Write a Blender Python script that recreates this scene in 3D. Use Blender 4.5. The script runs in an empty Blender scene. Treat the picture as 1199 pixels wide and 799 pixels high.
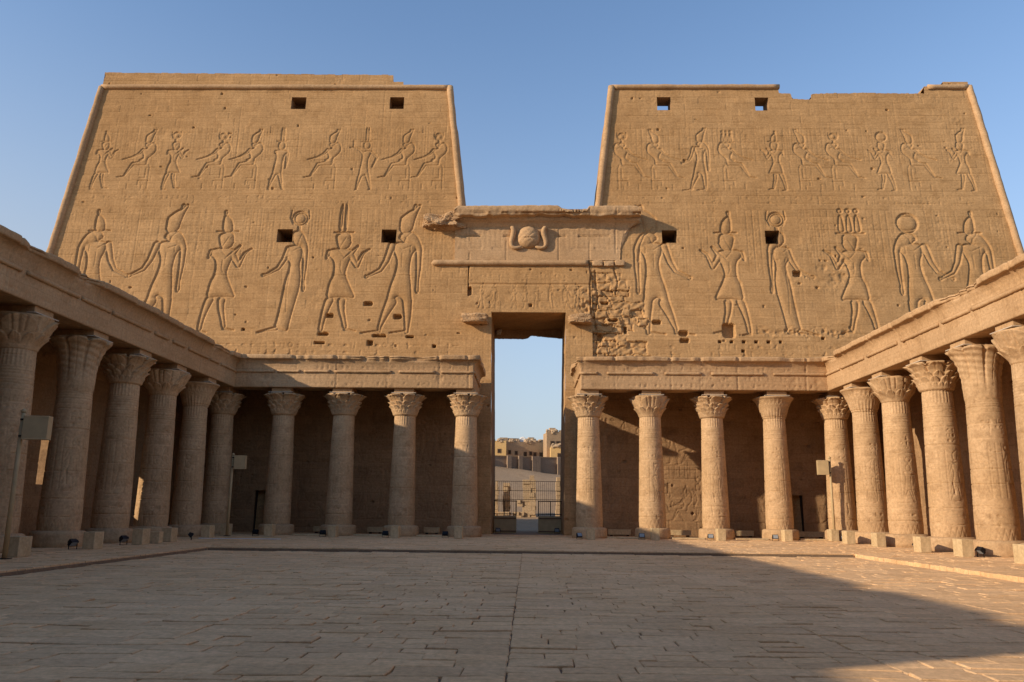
import bpy, math, random
import numpy as np
from mathutils import Matrix, Vector

random.seed(7)
RNG = np.random.default_rng(7)
SC = bpy.context.scene
COL = SC.collection

# ------------------------------------------------------------------ camera
cam_d = bpy.data.cameras.new('camera')
cam = bpy.data.objects.new('camera', cam_d); COL.objects.link(cam); SC.camera = cam
cam_d.sensor_width = 36.0
cam_d.lens = 36.0 * 948.0 / 1199.0
cam_d.clip_start = 0.1; cam_d.clip_end = 3000
pit, yaw, roll = .204, -.0215, .0100
fw = Vector((math.sin(yaw)*math.cos(pit), math.cos(yaw)*math.cos(pit), math.sin(pit)))
rt = Vector((math.cos(yaw), -math.sin(yaw), 0)); up = rt.cross(fw)
r2 = rt*math.cos(roll) + up*math.sin(roll); u2 = -rt*math.sin(roll) + up*math.cos(roll)
M = Matrix(((r2.x, u2.x, -fw.x, 0), (r2.y, u2.y, -fw.y, 0), (r2.z, u2.z, -fw.z, 1.7), (0, 0, 0, 1)))
cam.matrix_world = M

# ------------------------------------------------------------------ light
SUN = Vector((1.0, .455, -.416)).normalized()          # direction the light travels
sun_el = math.asin(-SUN.z)
to_sun = -SUN
w = bpy.data.worlds.new("World"); SC.world = w; w.use_nodes = True
nt = w.node_tree; nt.nodes.clear()
sky = nt.nodes.new('ShaderNodeTexSky'); sky.sky_type = 'NISHITA'; sky.sun_disc = False
sky.sun_elevation = sun_el
sky.sun_rotation = math.atan2(to_sun.x, to_sun.y)
sky.altitude = 100; sky.air_density = 1.0; sky.dust_density = .6; sky.ozone_density = 2.8
bg = nt.nodes.new('ShaderNodeBackground'); bg.inputs['Strength'].default_value = .15
wo = nt.nodes.new('ShaderNodeOutputWorld')
# dust in the low air: the sky pales towards the horizon, most on the sun's side
tcw = nt.nodes.new('ShaderNodeTexCoord'); sx = nt.nodes.new('ShaderNodeSeparateXYZ'); nt.links.new(tcw.outputs['Generated'], sx.inputs[0])
def wm(op, a, c):
    x = nt.nodes.new('ShaderNodeMath'); x.operation = op
    for i_, v in ((0, a), (1, c)):
        if hasattr(v, 'links'): nt.links.new(v, x.inputs[i_])
        else: x.inputs[i_].default_value = v
    return x.outputs[0]
lowf = wm('POWER', wm('MAXIMUM', wm('SUBTRACT', 1.0, wm('DIVIDE', wm('MAXIMUM', sx.outputs[2], 0.0), .60)), 0.0), 1.8)
side = wm('MULTIPLY', wm('MAXIMUM', wm('MULTIPLY', sx.outputs[0], -1.0), 0.0), 1.6)
fac = wm('MINIMUM', wm('MULTIPLY', lowf, wm('ADD', 1.05, side)), .92)
mxw = nt.nodes.new('ShaderNodeMix'); mxw.data_type = 'RGBA'; mxw.inputs[7].default_value = (2.35, 2.58, 2.85, 1)
nt.links.new(fac, mxw.inputs[0]); nt.links.new(sky.outputs[0], mxw.inputs[6]); nt.links.new(mxw.outputs[2], bg.inputs[0]); nt.links.new(bg.outputs[0], wo.inputs[0])
sd = bpy.data.lights.new('sun', 'SUN'); sd.energy = 3.55; sd.angle = math.radians(.6); sd.color = (1.0, .83, .62)
so = bpy.data.objects.new('sun', sd); COL.objects.link(so)
so.rotation_euler = SUN.to_track_quat('-Z', 'Y').to_euler(); so.location = (-60, -20, 40)
SC.view_settings.view_transform = 'Standard'; SC.view_settings.look = 'None'
SC.view_settings.gamma = 1.0; SC.view_settings.exposure = 0.53
SC.cycles.max_bounces = 6; SC.cycles.diffuse_bounces = 5

# ------------------------------------------------------------------ materials
def new_mat(name):
    m = bpy.data.materials.new(name); m.use_nodes = True
    n = m.node_tree; n.nodes.clear()
    out = n.nodes.new('ShaderNodeOutputMaterial'); b = n.nodes.new('ShaderNodeBsdfPrincipled')
    n.links.new(b.outputs[0], out.inputs[0])
    b.inputs['Roughness'].default_value = .92; b.inputs['Specular IOR Level'].default_value = .15
    return m, n, b

def stone(name, ca, cb, cc, band=1.0, bump=.5, grain=1.0, island=0.0, blocks=0.0, objrand=0.0, big=.12, mott=.9):
    """weathered sandstone: three tones mixed by broad patches, thin bedding streaks and fine grain"""
    m, n, b = new_mat(name); N = n.nodes; L = n.links.new
    tc = N.new('ShaderNodeTexCoord')
    def noise(scale, sc=(1, 1, 1), det=5, rough=.6, dist=0):
        mp = N.new('ShaderNodeMapping'); mp.inputs['Scale'].default_value = sc
        L(tc.outputs['Object'], mp.inputs[0])
        t = N.new('ShaderNodeTexNoise'); t.inputs['Scale'].default_value = scale
        t.inputs['Detail'].default_value = det; t.inputs['Roughness'].default_value = rough
        t.inputs['Distortion'].default_value = dist
        L(mp.outputs[0], t.inputs['Vector']); return t.outputs[0]
    def ramp(src, a, c, lo=0., hi=1.):
        r = N.new('ShaderNodeMapRange'); r.inputs[1].default_value = a; r.inputs[2].default_value = c
        r.inputs[3].default_value = lo; r.inputs[4].default_value = hi; L(src, r.inputs[0]); return r.outputs[0]
    def mix(f, a, c, t='MIX'):
        x = N.new('ShaderNodeMix'); x.data_type = 'RGBA'; x.blend_type = t
        for s, v in ((0, f), (6, a), (7, c)):
            if hasattr(v, 'links'): L(v, x.inputs[s])
            else: x.inputs[s].default_value = v if s == 0 else (*v, 1) if len(v) == 3 else v
        return x.outputs[2]
    def math_(op, a, c):
        x = N.new('ShaderNodeMath'); x.operation = op
        for s, v in ((0, a), (1, c)):
            if hasattr(v, 'links'): L(v, x.inputs[s])
            else: x.inputs[s].default_value = v
        return x.outputs[0]
    c = mix(ramp(noise(big, det=6), .38, .62), ca, cb)
    c = mix(ramp(noise(mott, det=7, rough=.7, dist=.4), .50, .72, 0, .75), c, cc)
    st = noise(1.0, (.5, .5, 7.0), det=6, rough=.65)
    c = mix(math_('MULTIPLY', ramp(st, .35, .7, 0, 1), .32*band), c, tuple(v*.66 for v in ca), 'MIX')
    vs = noise(1.0, (5.0, 5.0, .35), det=5, rough=.7)
    c = mix(math_('MULTIPLY', ramp(vs, .52, .75, 0, 1), .30*band), c, tuple(min(1, v*1.22) for v in cb), 'MIX')
    g = noise(9, det=10, rough=.75)
    c = mix(1.0, c, mix(ramp(g, .3, .7), (.70, .68, .66), (1.20, 1.20, 1.19)), 'MULTIPLY')
    if blocks:
        sp = N.new('ShaderNodeSeparateXYZ'); L(tc.outputs['Object'], sp.inputs[0]); cb_ = N.new('ShaderNodeCombineXYZ')
        L(math_('ADD', sp.outputs[0], sp.outputs[1]), cb_.inputs[0]); L(sp.outputs[2], cb_.inputs[1])
        br = N.new('ShaderNodeTexBrick'); br.inputs['Scale'].default_value = 1.0; br.inputs['Brick Width'].default_value = 1.25; br.inputs['Row Height'].default_value = .53
        br.inputs['Mortar Size'].default_value = .012; br.inputs['Mortar Smooth'].default_value = .6; br.offset = .37; br.squash = .8; br.squash_frequency = 3
        br.inputs['Color1'].default_value = (1-blocks, 1-blocks*1.02, 1-blocks*1.05, 1); br.inputs['Color2'].default_value = (1+blocks, 1+blocks, 1+blocks, 1)
        br.inputs['Mortar'].default_value = (.80, .77, .74, 1)
        wv = N.new('ShaderNodeVectorMath'); wv.operation = 'ADD'; ns_ = N.new('ShaderNodeTexNoise'); ns_.inputs['Scale'].default_value = 1.2; ns_.inputs['Detail'].default_value = 4
        L(tc.outputs['Object'], ns_.inputs['Vector']); vm = N.new('ShaderNodeVectorMath'); vm.operation = 'SCALE'; vm.inputs['Scale'].default_value = .12; L(ns_.outputs['Color'], vm.inputs[0])
        L(cb_.outputs[0], wv.inputs[0]); L(vm.outputs[0], wv.inputs[1]); L(wv.outputs[0], br.inputs['Vector'])
        c = mix(.8, c, br.outputs['Color'], 'MULTIPLY')
    if island:
        ge = N.new('ShaderNodeNewGeometry')
        c = mix(1.0, c, mix(ramp(ge.outputs['Random Per Island'], 0, 1), (1-island, 1-island, 1-island*.9), (1+island*.8,)*3), 'MULTIPLY')
    if objrand:
        oi = N.new('ShaderNodeObjectInfo')
        c = mix(1.0, c, mix(oi.outputs['Random'], (1-objrand,)*3, (1+objrand*.6,)*3), 'MULTIPLY')
    L(c, b.inputs['Base Color'])
    h = math_('ADD', math_('MULTIPLY', noise(5, det=10, rough=.7), .6), math_('MULTIPLY', noise(30, det=6, rough=.7), .16*grain))
    h = math_('ADD', h, math_('MULTIPLY', st, .35*band))
    bp = N.new('ShaderNodeBump'); bp.inputs['Strength'].default_value = bump; bp.inputs['Distance'].default_value = .06
    L(h, bp.inputs['Height']); L(bp.outputs[0], b.inputs['Normal'])
    return m

def plain(name, col, rough=.6, metal=0., var=.12, scale=8, bump=.1):
    m, n, b = new_mat(name); N = n.nodes; L = n.links.new
    tc = N.new('ShaderNodeTexCoord'); t = N.new('ShaderNodeTexNoise'); t.inputs['Scale'].default_value = scale
    t.inputs['Detail'].default_value = 6; L(tc.outputs['Object'], t.inputs['Vector'])
    x = N.new('ShaderNodeMix'); x.data_type = 'RGBA'
    x.inputs[6].default_value = (*[v*(1-var) for v in col], 1); x.inputs[7].default_value = (*[min(1, v*(1+var)) for v in col], 1)
    L(t.outputs[0], x.inputs[0]); L(x.outputs[2], b.inputs['Base Color'])
    b.inputs['Roughness'].default_value = rough; b.inputs['Metallic'].default_value = metal
    bp = N.new('ShaderNodeBump'); bp.inputs['Strength'].default_value = bump; bp.inputs['Distance'].default_value = .01
    L(t.outputs[0], bp.inputs['Height']); L(bp.outputs[0], b.inputs['Normal'])
    return m

SA, SB, SCc = (.435, .250, .108), (.505, .305, .142), (.34, .187, .075)
MT = {
 'pylon': stone('pylon_sandstone', SA, SB, SCc, band=1.1, bump=.45, blocks=.08),
 'arch': stone('entablature_sandstone', (.46, .285, .148), (.53, .345, .19), (.36, .215, .105), band=.6, bump=.6, blocks=.05),
 'column': stone('column_sandstone', (.48, .31, .165), (.575, .385, .22), (.28, .165, .08), band=.8, bump=.26, objrand=.10, big=.5, mott=1.3),
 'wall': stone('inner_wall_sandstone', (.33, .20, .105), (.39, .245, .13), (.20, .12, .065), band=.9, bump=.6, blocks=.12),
 'pave': stone('paving_stone', (.71, .445, .225), (.77, .50, .268), (.61, .37, .175), band=.0, bump=.45, island=.11, big=.25, mott=.7),
 'sand': stone('sandy_ground', (.31, .215, .135), (.37, .26, .165), (.25, .17, .105), band=0, bump=.6, big=.05),
 'joint': stone('joint_earth_kerb_shade', (.20, .14, .09), (.24, .17, .11), (.16, .11, .07), band=0, bump=.5),
 'mud': stone('mud_brick', (.50, .35, .21), (.56, .41, .26), (.38, .26, .16), band=.6, bump=.8),
 'render': stone('house_render', (.40, .27, .16), (.47, .33, .20), (.30, .20, .12), band=.3, bump=.8),
 'ochre': stone('ochre_render', (.66, .42, .17), (.70, .47, .21), (.55, .34, .14), band=.1, bump=.3),
 'boundary': stone('boundary_render', (.30, .215, .15), (.35, .25, .175), (.24, .17, .12), band=.2, bump=.4),
 'cream': stone('cream_block', (.52, .38, .21), (.60, .455, .27), (.36, .25, .13), band=0, bump=.25, objrand=.08, big=.8),
 'creampaint': plain('cream_paint', (.46, .335, .18), .6, var=.25, scale=3),
 'pale': plain('pale_mortar_slab', (.50, .42, .33), .9, scale=14, var=.25, bump=.5),
 'black': plain('black_metal', (.022, .022, .025), .45, .3),
 'iron': plain('dark_iron', (.05, .038, .03), .6, .5),
 'glass': plain('lamp_glass', (.30, .33, .36), .12),
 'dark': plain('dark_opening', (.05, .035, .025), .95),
 'wood': plain('weathered_wood', (.16, .10, .06), .8, scale=20, var=.3),
 'white': plain('white_plastic', (.75, .74, .72), .5),
}

# ------------------------------------------------------------------ helpers
def link_mesh(name, V, F, mat, parent=None, smooth=False, bevel=0., world=True):
    me = bpy.data.meshes.new(name)
    V = np.asarray(V, dtype=np.float32)
    if isinstance(F, np.ndarray):
        k = F.shape[1]; n = len(F)
        me.vertices.add(len(V)); me.vertices.foreach_set('co', V.ravel())
        me.loops.add(n*k); me.loops.foreach_set('vertex_index', F.astype(np.int32).ravel())
        me.polygons.add(n); me.polygons.foreach_set('loop_start', np.arange(0, n*k, k, dtype=np.int32))
        me.update(calc_edges=True); me.validate()
    else:
        me.from_pydata([tuple(map(float, v)) for v in V], [], [list(map(int, f)) for f in F]); me.update()
    if smooth: me.polygons.foreach_set('use_smooth', np.ones(len(me.polygons), dtype=bool))
    me.materials.append(mat)
    o = bpy.data.objects.new(name, me); COL.objects.link(o)
    if parent:
        o.parent = parent
        if world:
            p = parent; off = Vector((0, 0, 0))
            while p: off += p.location; p = p.parent
            o.location = -off
    if bevel:
        b = o.modifiers.new('bevel', 'BEVEL'); b.width = bevel; b.segments = 2; b.limit_method = 'ANGLE'
    return o

def tag(o, label=None, cat=None, group=None, kind=None):
    if label: o['label'] = label
    if cat: o['category'] = cat; o['kind'] = 'thing'
    if group: o['group'] = group
    if kind: o['kind'] = kind
    return o

def empty(name, loc, label, cat, group=None, rz=0):
    o = bpy.data.objects.new(name, None); COL.objects.link(o); o.location = loc; o.rotation_euler = (0, 0, rz)
    o.empty_display_size = .3
    return tag(o, label, cat, group)

def copy_tree(o, parent=None):
    c = o.copy(); COL.objects.link(c); c.parent = parent
    for ch in list(o.children): copy_tree(ch, c)
    return c

def each(mb_boxes, name, mat, parent, world=True, bevel=0.):
    for b in mb_boxes:
        m_ = MB(); m_.box(*b); m_.build(name, mat, parent, world=world, bevel=bevel)
class MB:
    def __init__(s): s.V = []; s.F = []
    def add(s, V, F):
        b = len(s.V); s.V += [tuple(v) for v in V]; s.F += [[b+i for i in f] for f in F]; return s
    def box(s, x0, x1, y0, y1, z0, z1, mtx=None, top=1.0):
        V = []
        for z, k in ((z0, 1.), (z1, top)):
            cx, cy = (x0+x1)/2, (y0+y1)/2
            for x, y in ((x0, y0), (x1, y0), (x1, y1), (x0, y1)): V.append(Vector((cx+(x-cx)*k, cy+(y-cy)*k, z)))
        if mtx: V = [mtx @ v for v in V]
        return s.add(V, [[0, 3, 2, 1], [4, 5, 6, 7], [0, 1, 5, 4], [1, 2, 6, 5], [2, 3, 7, 6], [3, 0, 4, 7]])
    def tube(s, pts, r, n=10, cap=True):
        pts = [Vector(p) for p in pts]; rr = r if isinstance(r, (list, tuple)) else [r]*len(pts)
        V = []; F = []
        for i, p in enumerate(pts):
            d = (pts[min(i+1, len(pts)-1)] - pts[max(i-1, 0)]).normalized()
            a = d.orthogonal().normalized() if i == 0 else (a - d*a.dot(d)).normalized()
            b = d.cross(a)
            for k in range(n):
                t = 2*math.pi*k/n; V.append(p + (a*math.cos(t)+b*math.sin(t))*rr[i])
        for i in range(len(pts)-1):
            for k in range(n): F.append([i*n+k, i*n+(k+1) % n, (i+1)*n+(k+1) % n, (i+1)*n+k])
        if cap: F.append(list(range(n))[::-1]); F.append([(len(pts)-1)*n+k for k in range(n)])
        return s.add(V, F)
    def build(s, name, mat, parent=None, smooth=False, bevel=0., world=True):
        return link_mesh(name, s.V, s.F, mat, parent, smooth, bevel, world)

def vnoise(nz, nx, cz, cx, seed=0):
    """value noise, cell sizes in samples"""
    r = np.random.default_rng(seed)
    g = r.random((int(nz/cz)+3, int(nx/cx)+3))
    zi = np.arange(nz)/cz; xi = np.arange(nx)/cx
    z0 = zi.astype(int); x0 = xi.astype(int); fz = zi-z0; fx = xi-x0
    fz = (fz*fz*(3-2*fz))[:, None]; fx = (fx*fx*(3-2*fx))[None, :]
    a = g[np.ix_(z0, x0)]; b = g[np.ix_(z0, x0+1)]; c = g[np.ix_(z0+1, x0)]; d = g[np.ix_(z0+1, x0+1)]
    return (a*(1-fx)+b*fx)*(1-fz) + (c*(1-fx)+d*fx)*fz
def fbm(nz, nx, cell, octv=4, seed=0, asp=1.0):
    o = np.zeros((nz, nx)); a = 1.; t = 0.
    for k in range(octv):
        c = cell/2**k
        if c < 1: break
        o += a*vnoise(nz, nx, c, c*asp, seed*31+k); t += a; a *= .55
    return o/t - .5

# ------------------------------------------------------------------ relief carving (height fields in metres)
def chaikin(P, n=2):
    P = np.asarray(P, float)
    for _ in range(n):
        Q = np.roll(P, -1, 0); P = np.stack([.75*P+.25*Q, .25*P+.75*Q], 1).reshape(-1, 2)
    return P
def sd_poly(X, Z, P):
    d = np.full(X.shape, 1e9); ins = np.zeros(X.shape, bool)
    for (ax, az), (bx, bz) in zip(P, np.roll(P, -1, 0)):
        ex, ez = bx-ax, bz-az; L = ex*ex+ez*ez+1e-12
        t = np.clip(((X-ax)*ex+(Z-az)*ez)/L, 0, 1)
        d = np.minimum(d, np.hypot(X-ax-ex*t, Z-az-ez*t))
        c = ((az > Z) != (bz > Z)); ins ^= c & (X < (bx-ax)*(Z-az)/(bz-az+1e-12)+ax)
    return np.where(ins, -d, d)
def sd_limb(X, Z, P):
    d = np.full(X.shape, 1e9)
    for (ax, az, ar), (bx, bz, br) in zip(P[:-1], P[1:]):
        ex, ez = bx-ax, bz-az; L = ex*ex+ez*ez+1e-12
        t = np.clip(((X-ax)*ex+(Z-az)*ez)/L, 0, 1)
        d = np.minimum(d, np.hypot(X-ax-ex*t, Z-az-ez*t)-(ar+(br-ar)*t))
    return d

class Relief:
    def __init__(s, x0, x1, z0, z1, d):
        s.x0, s.z0, s.d = x0, z0, d
        s.nx = int(round((x1-x0)/d))+1; s.nz = int(round((z1-z0)/d))+1
        s.H = np.zeros((s.nz, s.nx))
        s.X, s.Z = np.meshgrid(x0+np.arange(s.nx)*d, z0+np.arange(s.nz)*d)
    def sl(s, xa, xb, za, zb):
        i0 = max(0, int((xa-s.x0)/s.d)-1); i1 = min(s.nx, int((xb-s.x0)/s.d)+3)
        j0 = max(0, int((za-s.z0)/s.d)-1); j1 = min(s.nz, int((zb-s.z0)/s.d)+3)
        return slice(j0, max(j0, j1)), slice(i0, max(i0, i1))
    def cut(s, kind, P, D, wd, amp=1.0):
        P = np.asarray(P, float); rr = P[:, 2].max() if kind == 'limb' else 0
        S = s.sl(P[:, 0].min()-rr, P[:, 0].max()+rr, P[:, 1].min()-rr, P[:, 1].max()+rr)
        X, Z = s.X[S], s.Z[S]
        if X.size == 0: return
        t = -(sd_limb(X, Z, P) if kind == 'limb' else sd_poly(X, Z, P)) + s.d*.5*(np.sin(X*7.3+Z*3.1)*np.sin(Z*5.7-X*2.2)+.6*np.sin(X*19+Z*23))
        h = -D*(.62*(1-np.clip(t/(wd*.62), 0, 1))**1.3 + .38*(1-np.clip(t/(wd*2.2), 0, 1))**1.6)
        a = np.clip(t/s.d+.5, 0, 1)
        s.H[S] = s.H[S]*(1-a) + h*a
    def groove(s, P, wd, D):
        P = [(x, z, wd) for x, z in P]; A = np.array(P)
        S = s.sl(A[:, 0].min()-wd, A[:, 0].max()+wd, A[:, 1].min()-wd, A[:, 1].max()+wd)
        X, Z = s.X[S], s.Z[S]
        if X.size == 0: return
        t = np.clip(-sd_limb(X, Z, P)/wd, 0, 1); s.H[S] -= D*t
    def pit(s, x, z, rx, rz, D):
        S = s.sl(x-rx, x+rx, z-rz, z+rz); X, Z = s.X[S], s.Z[S]
        q = 1-((X-x)/rx)**4-((Z-z)/rz)**4
        s.H[S] = np.where(q > 0, np.minimum(s.H[S], -D), s.H[S])
    def courses(s, h=.52, wd=1.1, D=.012, off=.006, seed=1, z0=None, z1=None):
        r = random.Random(seed); z = (z0 if z0 is not None else s.z0); zt = z1 if z1 is not None else 1e9
        while z < min(zt, s.z0+s.nz*s.d):
            hh = h*r.uniform(.85, 1.15)
            j0 = int((z-s.z0)/s.d); j1 = min(s.nz, int((z+hh-s.z0)/s.d))
            if j1 <= j0: break
            x = s.x0-r.uniform(0, wd)
            k = max(0, j0)
            n = vnoise(1, s.nx, 1, 25, r.randrange(9999))[0]
            s.H[k, :] -= D*np.clip(n*2.2-.5, 0, 1.4)
            while x < s.x0+s.nx*s.d:
                ww = wd*r.uniform(.6, 1.5); i0 = max(0, int((x-s.x0)/s.d)); i1 = max(0, min(s.nx, int((x+ww-s.x0)/s.d)))
                s.H[max(0, j0):j1, i0:i1] += r.uniform(-off, off)
                if 0 < i0 < s.nx and r.random() < .55: s.H[max(0, j0):j1, i0] -= D*r.uniform(.3, 1)
                x += ww
            z += hh
    def sample(s, x, z):
        fx = np.clip((x-s.x0)/s.d, 0, s.nx-1.001); fz = np.clip((z-s.z0)/s.d, 0, s.nz-1.001)
        i = fx.astype(int); j = fz.astype(int); a = fx-i; b = fz-j
        H = s.H
        return (H[j, i]*(1-a)+H[j, i+1]*a)*(1-b)+(H[j+1, i]*(1-a)+H[j+1, i+1]*a)*b

# carved figures, drawn facing left, in figure heights (feet at 0,0)
def nrm(P, x0, y0, h, m=1):
    return [((m*(p[0]-x0))/h, (y0-p[1])/h, *(p[2:] if len(p) > 2 else ())) for p in P]
KING = [   # king in a pointed kilt, both hands raised in offering
 ('poly', [(378, 288), (400, 272), (440, 268), (500, 273), (522, 292), (502, 350), (488, 400), (487, 430), (520, 500), (554, 570), (500, 564), (440, 563), (384, 577), (397, 470), (414, 440), (418, 380), (408, 338), (385, 318)]),
 ('poly', [(357, 765), (362, 690), (378, 590), (392, 560), (440, 562), (408, 640), (390, 705), (384, 762)]),
 ('poly', [(450, 562), (499, 562), (494, 620), (508, 690), (520, 742), (494, 748), (480, 690), (460, 640)]),
 ('limb', [(368, 764, 8), (410, 769, 4)]), ('limb', [(505, 748, 8), (562, 757, 4)]),
 ('limb', [(384, 290, 13), (374, 318, 9), (372, 332, 6)]),
 ('limb', [(505, 305, 20), (546, 376, 14), (575, 302, 9), (612, 274, 5)]),
 ('limb', [(440, 335, 18), (508, 305, 14), (545, 256, 7)]),
 ('poly', [(413, 192), (440, 176), (470, 170), (496, 177), (505, 200), (504, 222), (511, 232), (504, 240), (500, 260), (470, 280), (438, 280), (424, 240)])]
GOD = [    # striding god, one arm forward low, one hanging behind
 ('poly', [(178, 262), (215, 255), (290, 258), (302, 300), (277, 330), (268, 400), (272, 450), (282, 520), (288, 600), (240, 605), (232, 580), (205, 567), (192, 600), (146, 622), (163, 520), (185, 450), (196, 390), (192, 350), (177, 318)]),
 ('poly', [(215, 202), (270, 192), (305, 225), (332, 290), (330, 332), (300, 310), (280, 280), (240, 270), (222, 240)]),
 ('poly', [(203, 218), (215, 204), (240, 198), (255, 215), (250, 245), (228, 266), (214, 246), (198, 238)]),
 ('limb', [(313, 300, 18), (315, 400, 15), (311, 490, 10), (312, 532, 12), (312, 545, 8)]),
 ('limb', [(165, 277, 20), (140, 365, 17), (110, 420, 13), (45, 455, 8), (38, 458, 12)]),
 ('limb', [(178, 600, 30), (150, 665, 21), (124, 740, 11), (124, 764, 9)]), ('limb', [(122, 762, 8), (28, 773, 4)]),
 ('limb', [(263, 590, 27), (269, 680, 20), (268, 765, 11)]), ('limb', [(262, 760, 6), (180, 771, 4)])]
GODDESS = [
 ('poly', [(183, 252), (215, 238), (265, 245), (275, 300), (262, 360), (275, 420), (276, 500), (256, 600), (237, 700), (231, 764), (205, 765), (148, 742), (160, 690), (176, 560), (185, 460), (200, 400), (204, 350), (174, 316), (176, 290)]),
 ('limb', [(160, 748, 14), (110, 757, 8), (58, 772, 5)]),
 ('poly', [(200, 160), (228, 150), (258, 152), (285, 200), (306, 262), (300, 302), (270, 290), (262, 250), (228, 244), (212, 226), (198, 212)]),
 ('limb', [(288, 270, 17), (292, 360, 14), (291, 465, 9), (295, 505, 11), (295, 520, 8)]),
 ('limb', [(190, 264, 18), (170, 330, 16), (140, 385, 13), (75, 425, 8), (58, 428, 11)])]
SEATED = [
 ('poly', [(352, 350), (400, 275), (445, 262), (478, 300), (488, 370), (460, 420), (402, 470), (392, 500), (390, 581), (300, 581), (215, 583), (196, 562), (206, 545), (300, 520), (336, 480), (326, 425), (302, 398), (330, 352)]),
 ('limb', [(350, 550, 30), (216, 562, 22), (131, 722, 10)]), ('limb', [(126, 728, 8), (45, 742, 4)]),
 ('limb', [(320, 364, 20), (272, 420, 14), (200, 465, 11), (80, 500, 5)]),
 ('limb', [(448, 400, 22), (390, 468, 16), (300, 507, 11)]),
 ('poly', [(330, 292), (345, 272), (380, 262), (405, 268), (395, 310), (370, 346), (346, 320)])]
MUMMY = [  # standing figure with arms at the sides
 ('poly', [(62, 325), (100, 305), (190, 312), (212, 340), (180, 360), (166, 440), (168, 500), (165, 580), (130, 582), (92, 596), (70, 570), (85, 470), (95, 400), (90, 350)]),
 ('limb', [(92, 580, 22), (64, 660, 16), (48, 745, 8), (62, 750, 6)]), ('limb', [(146, 575, 20), (166, 660, 15), (182, 742, 8), (198, 748, 5)]),
 ('limb', [(206, 350, 14), (205, 440, 12), (195, 515, 7)]),
 ('poly', [(104, 240), (125, 210), (160, 213), (178, 245), (178, 285), (152, 312), (115, 302), (102, 270)])]
SALUTE = [
 ('poly', [(153, 330), (185, 295), (245, 298), (254, 325), (226, 400), (226, 470), (240, 560), (200, 585), (170, 600), (130, 610), (140, 520), (154, 430), (156, 370)]),
 ('limb', [(150, 595, 22), (130, 680, 15), (121, 746, 8), (108, 750, 5)]), ('limb', [(218, 560, 24), (242, 650, 16), (264, 744, 8), (250, 750, 5)]),
 ('limb', [(165, 322, 16), (120, 280, 11), (55, 258, 7), (25, 262, 6)]), ('limb', [(60, 175, 5), (61, 250, 6)]),
 ('limb', [(256, 314, 14), (316, 378, 11), (270, 490, 7)]),
 ('poly', [(164, 215), (185, 188), (225, 190), (243, 220), (237, 265), (206, 284), (175, 270)])]
def _norm(P, x0, y0, h, m=1):
    return [(k, [((m*(p[0]-x0))/h, (y0-p[1])/h, *([p[2]/h] if len(p) > 2 else [])) for p in Q]) for k, Q in P]
KING = _norm(KING, 455, 767, 600, -1); GOD = _norm(GOD, 235, 772, 575); GODDESS = _norm(GODDESS, 215, 770, 615)
SEATED = _norm(SEATED, 340, 742, 652); MUMMY = _norm(MUMMY, 130, 750, 540); SALUTE = _norm(SALUTE, 190, 750, 565)
HEADX = {'king': .0, 'god': .0, 'goddess': .03, 'seated': .045, 'mummy': .02, 'salute': .02}
HEADT = {'king': .985, 'god': .99, 'goddess': 1.0, 'seated': .725, 'mummy': .995, 'salute': .99}
FIGS = dict(king=KING, god=GOD, goddess=GODDESS, seated=SEATED, mummy=MUMMY, salute=SALUTE)
CROWN = {
 'white': [('limb', [(-.12, .012, .006), (-.05, .02, .005), (.09, .012, .006)]), ('poly', [(.04, .0), (.043, .155), (.027, .185), (-.012, .17), (-.055, .115), (-.07, .0)]), ('limb', [(.022, .18, .012), (.021, .217, .018)])],
 'double': [('poly', [(-.062, -.01), (-.06, .148), (-.035, .174), (.026, .226), (.07, .243), (.10, .285), (.146, .296), (.095, .174), (.06, -.01)]), ('limb', [(.07, .24, .012), (.085, .275, .02)])],
 'disc': [('limb', [(.01, -.01, .016), (.01, .05, .016)]), ('ring', [(.01, .135, .078), (.011, .135, .062)]), ('limb', [(.01, .135, .055), (.011, .135, .055)]), ('limb', [(-.05, .07, .004), (-.08, .14, .005), (-.07, .22, .003)]), ('limb', [(.07, .07, .004), (.10, .14, .005), (.09, .22, .003)])],
 'bigdisc': [('ring', [(.005, .11, .105), (.02, .11, .088)]), ('limb', [(-.01, .11, .078), (.03, .11, .078)])],
 'feathers': [('limb', [(-.1, .005, .008), (.08, .005, .008)]), ('poly', [(-.035, .02), (-.035, .2), (-.025, .3), (-.005, .3), (-.005, .02)]), ('poly', [(.01, .02), (.01, .3), (.03, .3), (.045, .2), (.045, .02)])],
 'hemhem': [('limb', [(-.13, .01, .008), (.13, .01, .008)])] + [('poly', [(c-.033, .02), (c-.028, .12), (c-.015, .2), (c+.015, .2), (c+.028, .12), (c+.033, .02)]) for c in (-.075, 0, .075)] + [('limb', [(c, .24, .025), (c+.001, .24, .025)]) for c in (-.075, 0, .075)],
}
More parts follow.
